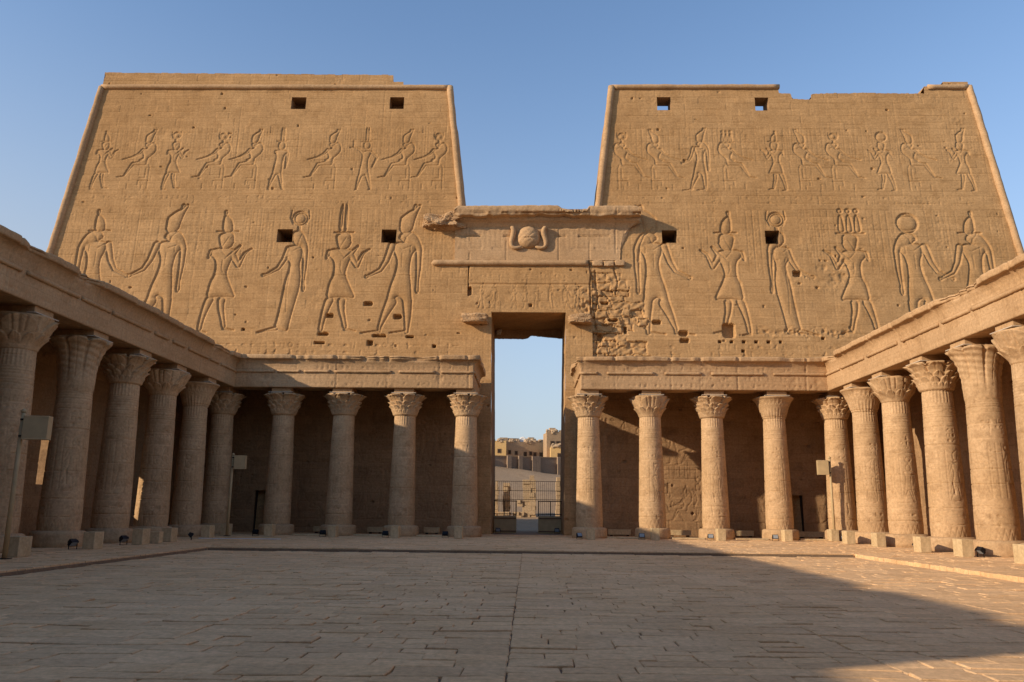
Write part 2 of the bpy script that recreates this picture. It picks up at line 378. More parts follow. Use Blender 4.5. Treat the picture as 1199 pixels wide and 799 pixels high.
def carve(R, kind, X, zf, h, face, crown, D, wd=None):
    """one sunk figure: the union of its parts is cut with a crisp edge and a swelling body; face +1 looks right"""
    m = -face; wd = wd or .045*h
    hx = X+m*HEADX[kind]*h; hz = zf+HEADT[kind]*h
    parts = [(k, X, zf, P) for k, P in FIGS[kind]]+[(k, hx, hz, P) for k, P in CROWN.get(crown, [])]
    Q = []
    for k, ox, oz, P in parts:
        q = [(ox+m*p[0]*h, oz+p[1]*h, *([p[2]*h] if len(p) > 2 else [])) for p in P]
        Q.append((k, chaikin(q, 1) if k == 'poly' else q))
    A = np.array([p[:2] for k, q in Q for p in q]); S = R.sl(A[:, 0].min()-.1*h, A[:, 0].max()+.1*h, A[:, 1].min()-.1*h, A[:, 1].max()+.1*h)
    Xg, Zg = R.X[S], R.Z[S]
    if Xg.size == 0: return
    sd = np.full(Xg.shape, 1e9)
    for k, q in Q:
        if k == 'poly': sd = np.minimum(sd, sd_poly(Xg, Zg, q))
        elif k == 'limb': sd = np.minimum(sd, sd_limb(Xg, Zg, q))
        else:
            r_ = np.hypot(Xg-q[0][0], Zg-q[0][1]); sd = np.minimum(sd, np.abs(r_-(q[0][2]+q[1][2])/2)-(q[0][2]-q[1][2])/2*.8)
    t = -sd; u = np.clip(t/wd, 0, 1)
    hh = -D*(.55*(1-u)**1.2+.45*(1-np.clip(t/(wd*.35), 0, 1)))
    a = np.clip(t/R.d+.5, 0, 1)
    R.H[S] = R.H[S]*(1-a*(1-.15)) + hh*a
    if h > 3:
        for L_ in DET.get(kind, []): R.groove([(X+m*p[0]*h, zf+p[1]*h) for p in L_], max(R.d*1.1, .005*h), D*.33)
DET = dict(
 king=[[(-.06, .555), (.07, .56)], [(.03, .81), (-.03, .74), (-.09, .79)], [(.03, .82), (-.035, .94)], [(-.05, .93), (-.065, .93)], [(-.0, .7), (-.0, .62), (-.015, .58)], [(-.085, .80), (-.02, .72)]],
 god=[[(-.07, .56), (.065, .56)], [(-.1, .88), (-.02, .82), (.07, .86)], [(.06, 1.0), (.01, .94), (-.02, .88)], [(-.055, .945), (-.035, .945)], [(-.02, .78), (-.02, .64)], [(.055, .86), (.055, .79)]],
 goddess=[[(-.06, .735), (-.02, .75), (-.01, .71)], [(-.05, .84), (0, .80), (.07, .84)], [(.07, .97), (.04, .86)], [(-.01, .6), (-.02, .4), (-.01, .2)]],
 seated=[[(.02, .6), (.09, .64), (.15, .6)], [(-.06, .3), (.05, .31)], [(.06, .72), (.04, .62)]])

# small carved signs
def sign_stamps(n):
    x, z = np.meshgrid((np.arange(n)+.5)/n-.5, (np.arange(n)+.5)/n-.5)
    def L(P): return sd_limb(x, z, P)
    def P(p): return sd_poly(x, z, np.array(p))
    r = np.hypot(x, z)
    S = [abs(r-.3)-.07, r-.28, L([(-.4, 0, .06), (.4, 0, .06)]),
         L([(-.4, -.05, .05), (-.25, .1, .05), (-.1, -.05, .05), (.05, .1, .05), (.2, -.05, .05), (.38, .1, .05)]),
         P([(-.08, -.45), (.1, -.45), (.14, .2), (0, .45), (-.1, .2)]),
         P([(-.42, -.1), (-.1, .1), (.0, .38), (.25, .42), (.22, .1), (.12, -.15), (.15, -.42), (-.05, -.42), (-.05, -.18)]),
         np.minimum(abs(np.hypot(x, (z-.22)*.8)-.14)-.05, np.minimum(L([(0, .05, .05), (0, -.42, .05)]), L([(-.22, 0, .05), (.22, 0, .05)]))),
         P([(-.3, -.42), (.32, -.42), (.3, -.2), (.1, -.05), (.12, .35), (-.1, .4), (-.15, .0), (-.3, -.2)]),
         abs(np.maximum(abs(x)-.32, abs(z)-.22))-.05,
         np.minimum(L([(-.25, -.4, .05), (-.25, .4, .05)]), L([(.2, -.4, .05), (.2, .4, .05)])),
         L([(-.4, .1, .04), (-.1, .2, .09), (.3, -.2, .06), (.4, .1, .04)]),
         P([(-.35, -.2), (.35, -.2), (.25, .2), (-.25, .2)])]
    return [np.clip(-q/.06, 0, 1)[::1] for q in S]
def signs(R, xa, xb, za, zb, cell, D, dens=.85, seed=0, cols=False, fade=0.0):
    n = max(4, int(round(cell/R.d))); ST = sign_stamps(n); r = random.Random(seed)
    z = za
    while z+cell <= zb+1e-6:
        x = xa
        while x+cell <= xb+1e-6:
            if r.random() < dens:
                i = int((x-R.x0)/R.d); j = int((z-R.z0)/R.d)
                if 0 <= i and i+n < R.nx and 0 <= j and j+n < R.nz:
                    st = ST[r.randrange(len(ST))]
                    if r.random() < .5: st = st[:, ::-1]
                    R.H[j:j+n, i:i+n] -= D*r.uniform(.5, 1.1)*st
            x += cell*(1.25 if cols else 1.05)
        z += cell*1.05
    if cols:
        x = xa-cell*.12
        while x <= xb+cell:
            R.groove([(x, za), (x, zb)], R.d*.9, D*.9); x += cell*1.25

def weather(R, seed, amp=.02, pits=40, zmax=99):
    R.H += amp*2.2*fbm(R.nz, R.nx, 3.0/R.d, 5, seed) + amp*.5*fbm(R.nz, R.nx, .35/R.d, 3, seed+5, asp=2.5)
    # worn patches: fine rough scars
    m = np.clip((fbm(R.nz, R.nx, 2.2/R.d, 3, seed+9)-.16)*9, 0, 1)
    R.H -= m*.03*np.abs(fbm(R.nz, R.nx, .25/R.d, 2, seed+11))*2
    r = random.Random(seed)
    for _ in range(pits):
        R.pit(r.uniform(R.x0, R.x0+R.nx*R.d), r.uniform(R.z0, min(zmax, R.z0+R.nz*R.d)), r.uniform(.04, .10), r.uniform(.04, .09), r.uniform(.04, .16))

Y0, BAT = 51.5, .09
def plane(z): return Y0+BAT*z
def face_grid(R, xa, xb, z0, ztop, holes=(), d=None, proud=0.):
    """vertical sheet of the battered front: xa(z)..xb(z) clipped, relief applied"""
    d = d or R.d
    x_lo = min(xa(z0), xa(40)); x_hi = max(xb(z0), xb(40))
    xs = np.arange(x_lo, x_hi+d, d); zmax = max(ztop(x) for x in xs); zs = np.arange(z0, zmax+d, d)
    X, Z = np.meshgrid(xs, zs)
    zt = np.array([ztop(x) for x in xs])[None, :]
    Zc = np.minimum(Z, zt)
    XA = np.array([xa(z) for z in zs])[:, None]; XB = np.array([xb(z) for z in zs])[:, None]
    Xc = np.clip(X, XA, XB)
    H = R.sample(Xc, Zc)
    Y = plane(Zc)-H-proud
    V = np.stack([Xc, Y, Zc], -1).reshape(-1, 3)
    nz, nx = X.shape
    I = np.arange(nz*nx).reshape(nz, nx)
    Q = np.stack([I[:-1, :-1], I[:-1, 1:], I[1:, 1:], I[1:, :-1]], -1)
    w_ = np.abs(Xc[:-1, 1:]-Xc[:-1, :-1])+np.abs(Xc[1:, 1:]-Xc[1:, :-1]); h_ = Zc[1:, :-1]-Zc[:-1, :-1]+Zc[1:, 1:]-Zc[:-1, 1:]
    ok = (w_ > 1e-4) & (h_ > 1e-4)
    cx = (Xc[:-1, 1:]+Xc[:-1, :-1])/2; cz = (Zc[1:, :-1]+Zc[:-1, :-1])/2
    for (a, b, c, e) in holes: ok &= ~((cx > a) & (cx < b) & (cz > c) & (cz < e))
    Q = Q[ok]
    used = np.zeros(len(V), bool); used[Q.ravel()] = True
    mp = np.cumsum(used)-1
    return V[used], mp[Q]
def merge(parts):
    Vs, Fs, b = [], [], 0
    for V, F in parts: Vs.append(V); Fs.append(F+b); b += len(V)
    return np.concatenate(Vs), np.concatenate(Fs)
def rough_grid(fn, nu, nv, amp, cell, seed):
    """a gridded surface fn(u,v)->(P,N) in 0..1 with noise along N"""
    U, Vv = np.meshgrid(np.linspace(0, 1, nu), np.linspace(0, 1, nv))
    P, N = fn(U, Vv)
    P = P + N*(amp*fbm(nv, nu, cell, 4, seed))[..., None]
    I = np.arange(nu*nv).reshape(nv, nu)
    return P.reshape(-1, 3), np.stack([I[:-1, :-1], I[:-1, 1:], I[1:, 1:], I[1:, :-1]], -1).reshape(-1, 4)
def quad_patch(A, B, C, D_, n=None, res=.25, amp=.03, seed=0, rev=False):
    A, B, C, D_ = [np.array(q, float) for q in (A, B, C, D_)]
    nu = max(2, int(np.linalg.norm(B-A)/res)); nv = max(2, int(np.linalg.norm(D_-A)/res))
    N = np.cross(B-A, D_-A); N /= np.linalg.norm(N)
    def fn(u, v):
        u = u[..., None]; v = v[..., None]
        return (A*(1-u)+B*u)*(1-v)+(D_*(1-u)+C*u)*v, np.broadcast_to(N, u.shape[:2]+(3,))
    return rough_grid(fn, nu, nv, amp, max(2, .8/res), seed)

def lump(name, c, size, mat, parent, seed=0, rough=.25, n=22):
    """broken rock lump"""
    n = int(n*1.5); th = np.linspace(0, 2*np.pi, n*2, endpoint=False); ph = np.linspace(.02, np.pi-.02, n)
    T, Pp = np.meshgrid(th, ph)
    D = np.stack([np.sin(Pp)*np.cos(T), np.sin(Pp)*np.sin(T), np.cos(Pp)], -1)
    D = D/np.maximum(np.abs(D).max(-1, keepdims=True), 1e-6)*.65 + D*.35
    r = random.Random(seed); k = np.zeros(T.shape)
    for _ in range(14):
        a = Vector((r.gauss(0, 1), r.gauss(0, 1), r.gauss(0, 1))).normalized()*r.uniform(2, 9); k += np.sin(D @ np.array(a)+r.uniform(0, 6))/14**.5/(a.length**.5)
    for _ in range(16):
        a = Vector((r.gauss(0, 1), r.gauss(0, 1), r.gauss(0, 1))).normalized()*r.uniform(12, 30); k += .35*np.abs(np.sin(D @ np.array(a)+r.uniform(0, 6)))/4 - .05
    P = D*(1+rough*k)[..., None]*np.array(size)/2+np.array(c)
    nv, nu = T.shape; I = np.arange(nu*nv).reshape(nv, nu); J = np.roll(I, -1, 1)
    Q = np.stack([I[:-1], I[1:], J[1:], J[:-1]], -1).reshape(-1, 4)
    V = np.concatenate([P.reshape(-1, 3), [P[0].mean(0)], [P[-1].mean(0)]])
    F = [list(q) for q in Q]+[[nu*nv, int(I[0, i]), int(J[0, i])] for i in range(nu)]+[[nu*nv+1, int(J[-1, i]), int(I[-1, i])] for i in range(nu)]
    return link_mesh(name, V, F, mat, parent)

# ------------------------------------------------------------------ the ground
def terrain():
    xs = np.concatenate([np.linspace(-900, -60, 15), np.linspace(-50, 50, 101), np.linspace(60, 900, 15)])
    ys = np.concatenate([np.linspace(-300, -10, 10), np.linspace(0, 62, 8), np.linspace(63, 120, 80), np.linspace(125, 900, 20)])
    X, Y = np.meshgrid(xs, ys)
    Z = np.full(X.shape, -.06)
    Z = np.where(Y > 64, np.interp(Y, [64, 72, 82, 86, 101, 110, 140, 900], [-.06, .35, 1.05, 1.3, 6.3, 6.6, 8.5, 9]), Z)
    s = np.clip((Y-86)/15, 0, 1)*np.clip(1-(Y-101)/20, 0, 1)
    Z = Z - s*(X*.14).clip(-1.5, 1.5)
    nz, nx = X.shape
    Z += np.where(Y > 66, (fbm(nz, nx, 5, 4, 3))*.5, 0)*np.where(np.abs(X) < 60, 1, 0)
    V = np.stack([X, Y, Z], -1).reshape(-1, 3); I = np.arange(nz*nx).reshape(nz, nx)
    Q = np.stack([I[:-1, :-1], I[:-1, 1:], I[1:, 1:], I[1:, :-1]], -1).reshape(-1, 4)
    tag(link_mesh('ground', V, Q, MT['sand'], smooth=True), kind='structure')
terrain()

def paving(name, rects, ztop, depth, seed, seams=(), kerb=None):
    r = random.Random(seed); V = []; F = []
    for (xa, xb, ya, yb) in rects:
        ys = [ya]
        while ys[-1] < yb-.3: ys.append(ys[-1]+r.choice([.30, .34, .38, .42, .46])*r.uniform(.92, 1.08))
        ys[-1] = yb
        ph = [(r.uniform(0, 6), r.uniform(.25, 1.6), r.uniform(.015, .06)) for _ in ys]; ph[0] = ph[-1] = (0, 1, 0)
        def B(k, x):
            p, f, a = ph[k]; return ys[k]+a*math.sin(x*f+p)+a*.5*math.sin(x*f*2.7+p*2)
        for k in range(len(ys)-1):
            xs = [xa]; stops = sorted([s for s in seams if xa < s < xb])+[xb]
            for st in stops:
                if len(xs) == 1: xs.append(xa+r.uniform(.3, 1.2))
                while xs[-1] < st-.45: xs.append(xs[-1]+r.choice([.45, .55, .68, .8, .95])*r.uniform(.85, 1.15))
                xs[-1] = st
                if st != xb: xs.append(st+r.uniform(.5, 1.3))
            for i in range(len(xs)-1):
                x0, x1 = xs[i], xs[i+1]
                if x1-x0 < .1: continue
                g = r.choice([.002, .004, .007, .011]); zt = ztop+r.gauss(0, .005); tx, ty = r.gauss(0, .004), r.gauss(0, .005)
                sk = r.uniform(-.03, .03)
                C = [(x0+g, B(k, x0)+g), (x1-g, B(k, x1)+g), (x1-g+sk*.5, B(k+1, x1)-g), (x0+g+sk*.5, B(k+1, x0)-g)]
                C = [(max(xa-.004, min(xb+.004, cx))+r.uniform(-.006, .006), cy+r.uniform(-.006, .006)) for cx, cy in C]
                mx = sum(c[0] for c in C)/4; my = sum(c[1] for c in C)/4
                # outline with a few worn, nicked points along each edge
                ring = []
                for e in range(4):
                    a, c = C[e], C[(e+1) % 4]; ln = math.hypot(c[0]-a[0], c[1]-a[1]); n = 1+int(ln/.28)
                    for q in range(n):
                        t = q/n; jx = jy = 0
                        if q: jx, jy = r.uniform(-.008, .008), r.uniform(-.008, .008)
                        if r.random() < .03: jx += (mx-a[0])*.05; jy += (my-a[1])*.05
                        ring.append((a[0]+(c[0]-a[0])*t+jx, a[1]+(c[1]-a[1])*t+jy))
                b = len(V); n = len(ring); hx, hy = max(x1-x0, .2)/2, .25
                for x, y in ring: V.append((x, y, ztop-depth))
                for x, y in ring: V.append((x, y, zt-.009+tx*(x-mx)/hx+ty*(y-my)/hy))
                for x, y in ring:
                    dx, dy = mx-x, my-y; dl = math.hypot(dx, dy)+1e-6; s_ = .016/dl
                    V.append((x+dx*s_, y+dy*s_, zt+tx*(x-mx)/hx+ty*(y-my)/hy))
                for q in range(n):
                    p = (q+1) % n
                    F.append([b+q, b+p, b+n+p, b+n+q]); F.append([b+n+q, b+n+p, b+2*n+p, b+2*n+q])
                F.append([b+2*n+q for q in range(n)])
    return link_mesh(name, V, F, MT['pave'])
tag(paving('courtyard_pavement', [(a_, b_, -6.4, 32.2) for a_, b_ in zip((-12.45, -8.7, -4.6, -.22, 4.1, 8.3), (-8.7, -4.6, -.22, 4.1, 8.3, 12.45))], 0., .10, 11), kind='structure')
tag(paving('colonnade_walkway', [(-21.8, -12.5, -6.4, 32.3), (12.5, 21.8, -6.4, 32.3), (-21.8, 21.8, 32.3, 51.3)], .12, .17, 12), kind='structure')
m = MB(); m.box(-12.45, 12.45, -6.5, 32.25, -.055, -.03); m.build('courtyard_bed', MT['joint']); tag(bpy.data.objects['courtyard_bed'], kind='structure')
m = MB(); m.box(-12.45, 12.45, 32.235, 32.285, -.05, .085); m.box(-12.49, -12.46, -6.4, 32.2, -.05, .08); tag(m.build('kerb_shade_face', MT['joint']), kind='structure')  # dark strip: dirt and painted-in shade on the far and left kerb risers
m = MB(); m.box(-2.8, 2.8, 51.3, 63.5, -.05, .10); m.box(-2.1, 2.1, 63.5, 74, -.05, .06); tag(m.build('gate_threshold', MT['sand']), kind='structure')
m = MB(); m.box(-21.7, -12.6, -6.5, 32.2, -.05, .085); m.box(12.6, 21.7, -6.5, 32.2, -.05, .085); m.box(-21.7, 21.7, 32.4, 51.4, -.05, .085)
tag(m.build('walkway_bed', MT['joint']), kind='structure')

# ------------------------------------------------------------------ the pylon towers
def tower_relief(side):
    x0, x1 = (-36, -4) if side < 0 else (4, 36)
    R = Relief(x0, x1, 0, 33.4, .045)
    # signs in vertical columns and bands, shallow
    ux = [-30.9, -27.85, -25.8, -22.4, -20.1, -18.0, -14.4, -11.9, -9.05, -6.65] if side < 0 else [6.7, 9.0, 12.1, 14.1, 17.4, 19.5, 21.75, 25.0, 27.1, 30.5]
    s = side
    signs(R, x0+4.2 if s < 0 else x0+1.2, x1-1.2 if s < 0 else x1-4.2, 22.55, 23.35, .36, .03, .7, 3+s)
    for k, x in enumerate(ux): signs(R, x-1.35, x-.55, 25.8, 28.6, .30, .02, .85, k, cols=True); signs(R, x+.6, x+1.3, 26.2, 28.4, .30, .02, .85, k+50, cols=True)
    lx = [-30.0, -24.9, -21.2, -16.4, -13.0, -8.6] if s < 0 else [8.4, 13.7, 17.3, 22.0, 26.0, 30.3]
    for k, x in enumerate(lx): signs(R, x-2.3, x-1.2, 18.5, 22.1, .36, .022, .85, k+9, cols=True); signs(R, x+1.3, x+2.4, 17.5, 22.1, .36, .022, .85, k+70, cols=True)
    signs(R, x0+.5, x1-.5, 11.0, 12.7, .5, .045, .85, 17)
    signs(R, x0+.5, x1-.5, 10.3, 10.9, .28, .03, .85, 18)
    for z in (23.55, 12.9): R.groove([(x0, z), (x1, z)], .05, .02)
    x = x0
    rr = random.Random(s+5)
    while x < x1:
        za = rr.choice([14.0, 16, 17.5, 24, 26]); R.groove([(x, za), (x, za+rr.uniform(2, 7))], .05, rr.uniform(.008, .02)); x += rr.uniform(.3, 1.1)
    R.courses(.53, 1.3, .022, .009, 4+s)
    weather(R, 20+s, .020, 110)
    U, D1, D2 = 23.66, .105, .135
    if s < 0:
        up = [('king', -30.75, 1, 'white'), ('seated', -27.7, -1, 'double'), ('king', -25.6, 1, 'disc'), ('seated', -22.3, -1, 'disc'), ('seated', -19.95, -1, 'double'),
              ('mummy', -17.95, -1, 'feathers'), ('seated', -14.3, -1, 'double'), ('salute', -11.8, -1, 'feathers'), ('seated', -8.98, -1, 'double'), ('seated', -6.65, -1, 'disc')]
        lo = [('god', -30.2, 1, 'white'), ('god', -25.0, -1, 'double'), ('king', -21.15, 1, 'white'), ('goddess', -16.35, -1, 'disc'), ('king', -12.95, 1, 'feathers'), ('god', -8.6, -1, 'double')]
    else:
        up = [('seated', 6.68, 1, 'disc'), ('seated', 9.05, 1, 'double'), ('god', 12.1, -1, 'double'), ('seated', 14.1, 1, 'hemhem'), ('king', 17.4, -1, 'white'),
              ('seated', 19.4, 1, 'double'), ('seated', 21.7, 1, 'disc'), ('king', 24.95, -1, 'bigdisc'), ('seated', 27.0, 1, 'double'), ('king', 30.45, -1, 'double')]
        lo = [('god', 8.35, 1, 'double'), ('king', 13.6, -1, 'white'), ('goddess', 17.3, 1, 'disc'), ('king', 22.0, -1, 'hemhem'), ('god', 26.0, 1, 'bigdisc'), ('god', 30.2, -1, 'white')]
    for k, X, f, c in up:
        if k == 'seated':
            carve(R, k, X+.1*f, 24.62, 3.8, f, c, D1, .17)
            m_ = -f
            for P in ([(X-.5*0+m_*.05, 23.7), (X+m_*.05, 24.0)], [(X-m_*-.0+m_*-1.0, 23.7), (X-m_*1.0, 24.1)], [(X+m_*.45, 23.7), (X+m_*.45, 25.35), (X+m_*.35, 25.6)], [(X+m_*.45, 24.35), (X-m_*.25, 24.35), (X-m_*.25, 24.0)], [(X+m_*.2, 25.3), (X+m_*.2, 24.55), (X-m_*.2, 24.55)]): R.groove(P, .05, .05)
        else: carve(R, k, X, U, 3.85, f, c, D1, .17)
    for k, X, f, c in lo: carve(R, k, X, 13.1, 7.35, f, c, D2, .34)
    # put-holes, pits and broken stones
    if s < 0:
        P = [(-13.46, 14.3, .26, .16), (-9.15+.3, 14.25, .26, .17), (-10.9, 15.15, .3, .16), (-13.8, 13.0, .35, .12), (-10.0, 12.9, .45, .12), (-14.0, 12.4, .35, .1), (-10.6, 12.4, .2, .18), (-7.95, 12.85, .25, .1)]
        P += [(-6.3, 12.2, .1, .12), (-19.2, 13.3, .1, .08)]
    else:
        P = [(8.5, 13.95, .28, .15), (10.25, 13.2, .28, .2), (10.3, 12.7, .3, .16), (13.25, 13.4, .42, .52), (18.1, 17.45, .28, .22), (27.0-.3, 12.9, .12, .1), (23.0, 13.45, .18, .14)]
        P += [(12.4+.8*k+.2, 12.62, .09, .1) for k in range(6)] + [(14.1, 12.0, .1, .09), (19.4, 12.9, .1, .09)]
    for x, z, a, b in P: R.pit(x, z, a, b, .5)
    if s > 0:
        # rough broken masonry beside the gateway
        r = random.Random(5); z = 10.2
        while z < 17.0:
            hh = r.uniform(.44, .58); x = 4.0-r.uniform(0, .5)
            while x < 8.2:
                ww = r.uniform(.5, 1.25); cx = x+ww/2; cz = z+hh/2; dz_ = r.uniform(-.09, .09)
                edge = 7.4-.9*max(0, (cz-15.2))+.4*math.sin(cz*2.3)
                if cx < edge and not (cz > 16.2 and cx > 6.2):
                    S = R.sl(x, x+ww, z-.15, z+hh+.15); X, Z = R.X[S], R.Z[S]+dz_
                    X = X+.04*np.sin(Z*7+cx*5); Z = Z+.035*np.sin(X*6+cz*9)
                    ex = np.minimum(np.minimum(X-x, x+ww-X), np.minimum(Z-z, z+hh-Z))
                    dp = r.choice([.0, .03, .08, .14, .22])*r.uniform(.7, 1.2); joint = np.clip(ex/.09, 0, 1)
                    ok = (X >= x) & (X < x+ww) & (Z >= z) & (Z < z+hh)
                    R.H[S] = np.where(ok, -dp-.17*(1-joint)**1.3*r.uniform(.2, 1.2)+.04*np.sin(X*9+cz*7)*np.sin(Z*11)+.09*fbm(X.shape[0], X.shape[1], 5, 3, r.randrange(999)), R.H[S])
                x += ww
            z += hh
        for x, z, a, b in [(4.7, 12.9, .12, .25), (6.4, 13.4, .1, .25), (5.6, 14.1, .3, .12), (5.1, 15.3, .25, .12)]: R.pit(x, z, a, b, .6)
        # rubble line at the feet of the middle figures and under them
        S = R.sl(15.2, 21.0, 12.8, 13.8); X, Z = R.X[S], R.Z[S]
        k = np.clip(1-np.abs(Z-13.3-.15*np.sin(X*3))/.38, 0, 1); R.H[S] -= k*.16*np.abs(fbm(X.shape[0], X.shape[1], 7, 3, 77)*3)
        S = R.sl(19.5, 22.2, 16.3, 19.3); X, Z = R.X[S], R.Z[S]
        R.H[S] -= .10*np.clip(np.abs(fbm(X.shape[0], X.shape[1], 12, 3, 78))*4-.35, 0, 1)*np.clip(1.5-np.hypot((X-20.8)/1.2, (Z-17.7)/1.2), 0, 1)
        R.groove([(6.15, 17.9), (6.2, 19.4), (6.45, 20.2), (6.9, 20.8), (7.7, 21.15)], .07, .08)
        R.groove([(7.4, 18.3), (7.55, 19.4), (7.9, 20.2), (8.5, 20.8)], .07, .08)
        for P in ([(4.4, 11.2), (4.5, 12.8), (4.35, 14.2), (4.6, 15.6), (4.45, 17.6)], [(5.7, 17.9), (6.0, 16.8), (5.8, 15.9)]): R.groove(P, .06, .18)
    for z in (.6, 1.4): R.groove([(x0, z), (x1, z)], .05, .02)
    # registers of the back wall behind the portico columns
    for z, h in ((1.15, 1.95), (4.9, 1.7)):
        x = x0+1; q = random.Random(int(z*9)+s)
        while x < x1-1:
            carve(R, q.choice(['king', 'god', 'goddess', 'mummy', 'seated']), x, z, h, q.choice([-1, 1]), q.choice(['white', 'double', 'disc', 'feathers']), .05, .09); x += q.uniform(.75, 1.5)
    signs(R, x0+.3, x1-.3, 3.45, 4.7, .3, .03, .85, 31+s, cols=True)
    signs(R, x0+.3, x1-.3, 6.9, 7.6, .3, .03, .85, 32+s)
    return R

def tower(side):
    s = side
    name = 'left' if s < 0 else 'right'
    T = empty('pylon_tower', (s*18, Y0, 0), 'huge carved stone tower %s of the gateway, %s' % (name, 'long course on its top' if s < 0 else 'top edge broken in the middle'), 'pylon tower', 'towers of the great pylon')
    R = tower_relief(s)
    inner = lambda z: 4.2 if z < 22.0 else 4.80+.1184*(max(22.0, z)-22.5)
    outer = lambda z: 31.75+.116*(32.1-z)
    nz_ = np.random.default_rng(3).random(2000)
    if s < 0:
        top = lambda x: 32.0 if x > -9.35 else (32.42+.03*nz_[int(-x*6)] if x > -10.1 else 32.98+.06*nz_[int(-x*2)]+(0)+.012*(-x-10))
        # the extra course does not reach the inner edge
        xa = lambda z: -outer(min(z, 32.1)); xb = lambda z: -inner(z)
    else:
        def top(x):
            if x < 18.05: return 31.95
            if x > 29.9: return 32.38
            if x > 28.5: return 32.0
            return float(np.interp(x, [18.05, 18.9, 18.95, 20.3, 20.35, 20.7, 24, 28.4], [31.45, 31.4, 30.98, 30.92, 31.32, 31.42, 31.46, 31.42]))+.07*(nz_[int(x*5)]-.5)
        xa = lambda z: inner(z); xb = lambda z: outer(min(z, 32.1))
    if s < 0: holes = [(-17.5, -16.42, 30.15, 31.15), (-10.27, -9.22, 30.15, 31.15), (-17.55, -16.47, 19.62, 20.60), (-10.28, -9.26, 19.64, 20.62)]
    else: holes = [(9.18, 10.2, 30.08, 31.12), (16.24, 17.24, 30.02, 31.1), (9.12, 10.14, 19.68, 20.62), (16.18, 17.16, 19.6, 20.6)]
    V, F = face_grid(R, xa, xb, 0, top, holes)
    link_mesh('carved_wall', V, F, MT['pylon'], T, smooth=True)
    # sides, back and roof
    bk = lambda z: 62.9-.03*z
    parts = []
    zt = 31.9
    A = lambda X, z, Yf: (s*X, Yf(z), z)
    ft = lambda z: plane(z)+.0
    parts.append(quad_patch(A(outer(0), 0, ft), A(outer(0), 0, bk), A(outer(zt), zt, bk), A(outer(zt), zt, ft), amp=.05, seed=1))
    parts.append(quad_patch(A(4.8+.1184*-.6, 21.9, ft), A(4.8+.1184*-.6, 21.9, bk), A(inner(zt), zt, bk), A(inner(zt), zt, ft), amp=.05, seed=2))
    parts.append(quad_patch(A(4.2, 0, lambda z: 57), A(4.2, 0, bk), A(4.72, 21.95, bk), A(4.72, 21.95, lambda z: 57), amp=.05, seed=2))
    zb_ = 31.0 if s > 0 else zt
    parts.append(quad_patch(A(4.2, 0, bk), A(outer(0), 0, bk), A(outer(zb_), zb_, bk), A(inner(zb_), zb_, bk), amp=.05, seed=3))
    ztc = (28.9 if s > 0 else 31.6)
    parts.append(quad_patch(A(inner(ztc), ztc, ft), A(outer(ztc), ztc, ft), A(outer(ztc), ztc, bk), A(inner(ztc), ztc, bk), amp=.02, seed=4, res=1))
    V, F = merge(parts); link_mesh('plain_walls', V, F, MT['pylon'], T, smooth=True)
    # coping thickness so the top reads as a solid wall
    cp = MB(); xs = np.arange(s*inner(31), s*outer(32), s*.35) if s > 0 else np.arange(-outer(32.1), -inner(31.9), .35)
    for a, b in zip(xs[:-1], xs[1:]):
        t0, t1 = top(a)-.02, top(b)-.02
        y0, y1 = plane(t0)+.02, plane(t0)+1.3
        cp.add([(a, y0, t0), (b, y0, t1), (b, y1, t1), (a, y1, t0), (a, y1, t0-.5), (b, y1, t1-.5)], [[0, 1, 2, 3], [3, 2, 5, 4]])
    cp.build('wall_top', MT['pylon'], T)
    if s < 0:
        cp = MB(); a, b = -outer(32.1), -outer(32.1)
        cp.add([(a, plane(31.9), 31.8), (a, plane(31.9)+1.5, 31.8), (a+.03, plane(33)+1.5, 33.1), (a+.03, plane(33), 33.1)], [[0, 1, 2, 3]]); cp.build('coping_end', MT['pylon'], T)
    # window and door recesses
    for i, (a, b, c, e) in enumerate(holes):
        dp = 1.5 if i < 2 else 2.4; wd = MB(); yf = plane(c)-.02; yb = plane(c)+dp
        V = [(a-.03, yf, c-.03), (b+.03, yf, c-.03), (b+.03, yf+BAT*(e-c), e+.03), (a-.03, yf+BAT*(e-c), e+.03)]
        W = [(x, yb, z) for x, _, z in V]
        wd.add([(x, y+.05, z) for x, y, z in V]+W, [[0, 1, 5, 4], [1, 2, 6, 5], [2, 3, 7, 6], [3, 0, 4, 7]]+([[4, 5, 6, 7]] if (i >= 2 or s < 0) else []))
        wd.build('window', MT['wall'], T)
    # torus mouldings: corner rolls and the roll under the cornice
    def roll(P, r, seed, nm='corner_moulding'):
        rr = random.Random(seed); Q = []
        P = [np.array(p, float) for p in P]
        for a, b in zip(P[:-1], P[1:]):
            n = int(np.linalg.norm(b-a)/.5)+1
            for k in range(n): Q.append(a+(b-a)*k/n+np.array([rr.uniform(-1, 1), rr.uniform(-1, 1), rr.uniform(-1, 1)])*.012)
        Q.append(P[-1]); mb = MB(); mb.tube(Q, [r*rr.uniform(.94, 1.05) for _ in Q], 14); mb.build(nm, MT['arch'], T, smooth=True)
    roll([(s*outer(z), plane(z)-.02, z) for z in (0, 31.98)], .24, 1)
    roll([(s*(inner(z)+.0), plane(z)-.02, z) for z in (22.02, 31.98)], .24, 2)
    if s < 0: roll([(-outer(32), plane(32)-.03, 32.0), (-inner(32), plane(32)-.03, 31.93)], .19, 3, 'top_moulding')
    else:
        roll([(inner(32), plane(32)-.03, 31.95), (18.1, plane(32)-.03, 31.95)], .19, 3, 'top_moulding')
        roll([(28.8, plane(32)-.03, 31.92), (outer(32), plane(32)-.03, 31.92)], .19, 4, 'top_moulding')
    return T
tower(-1); tower(1)

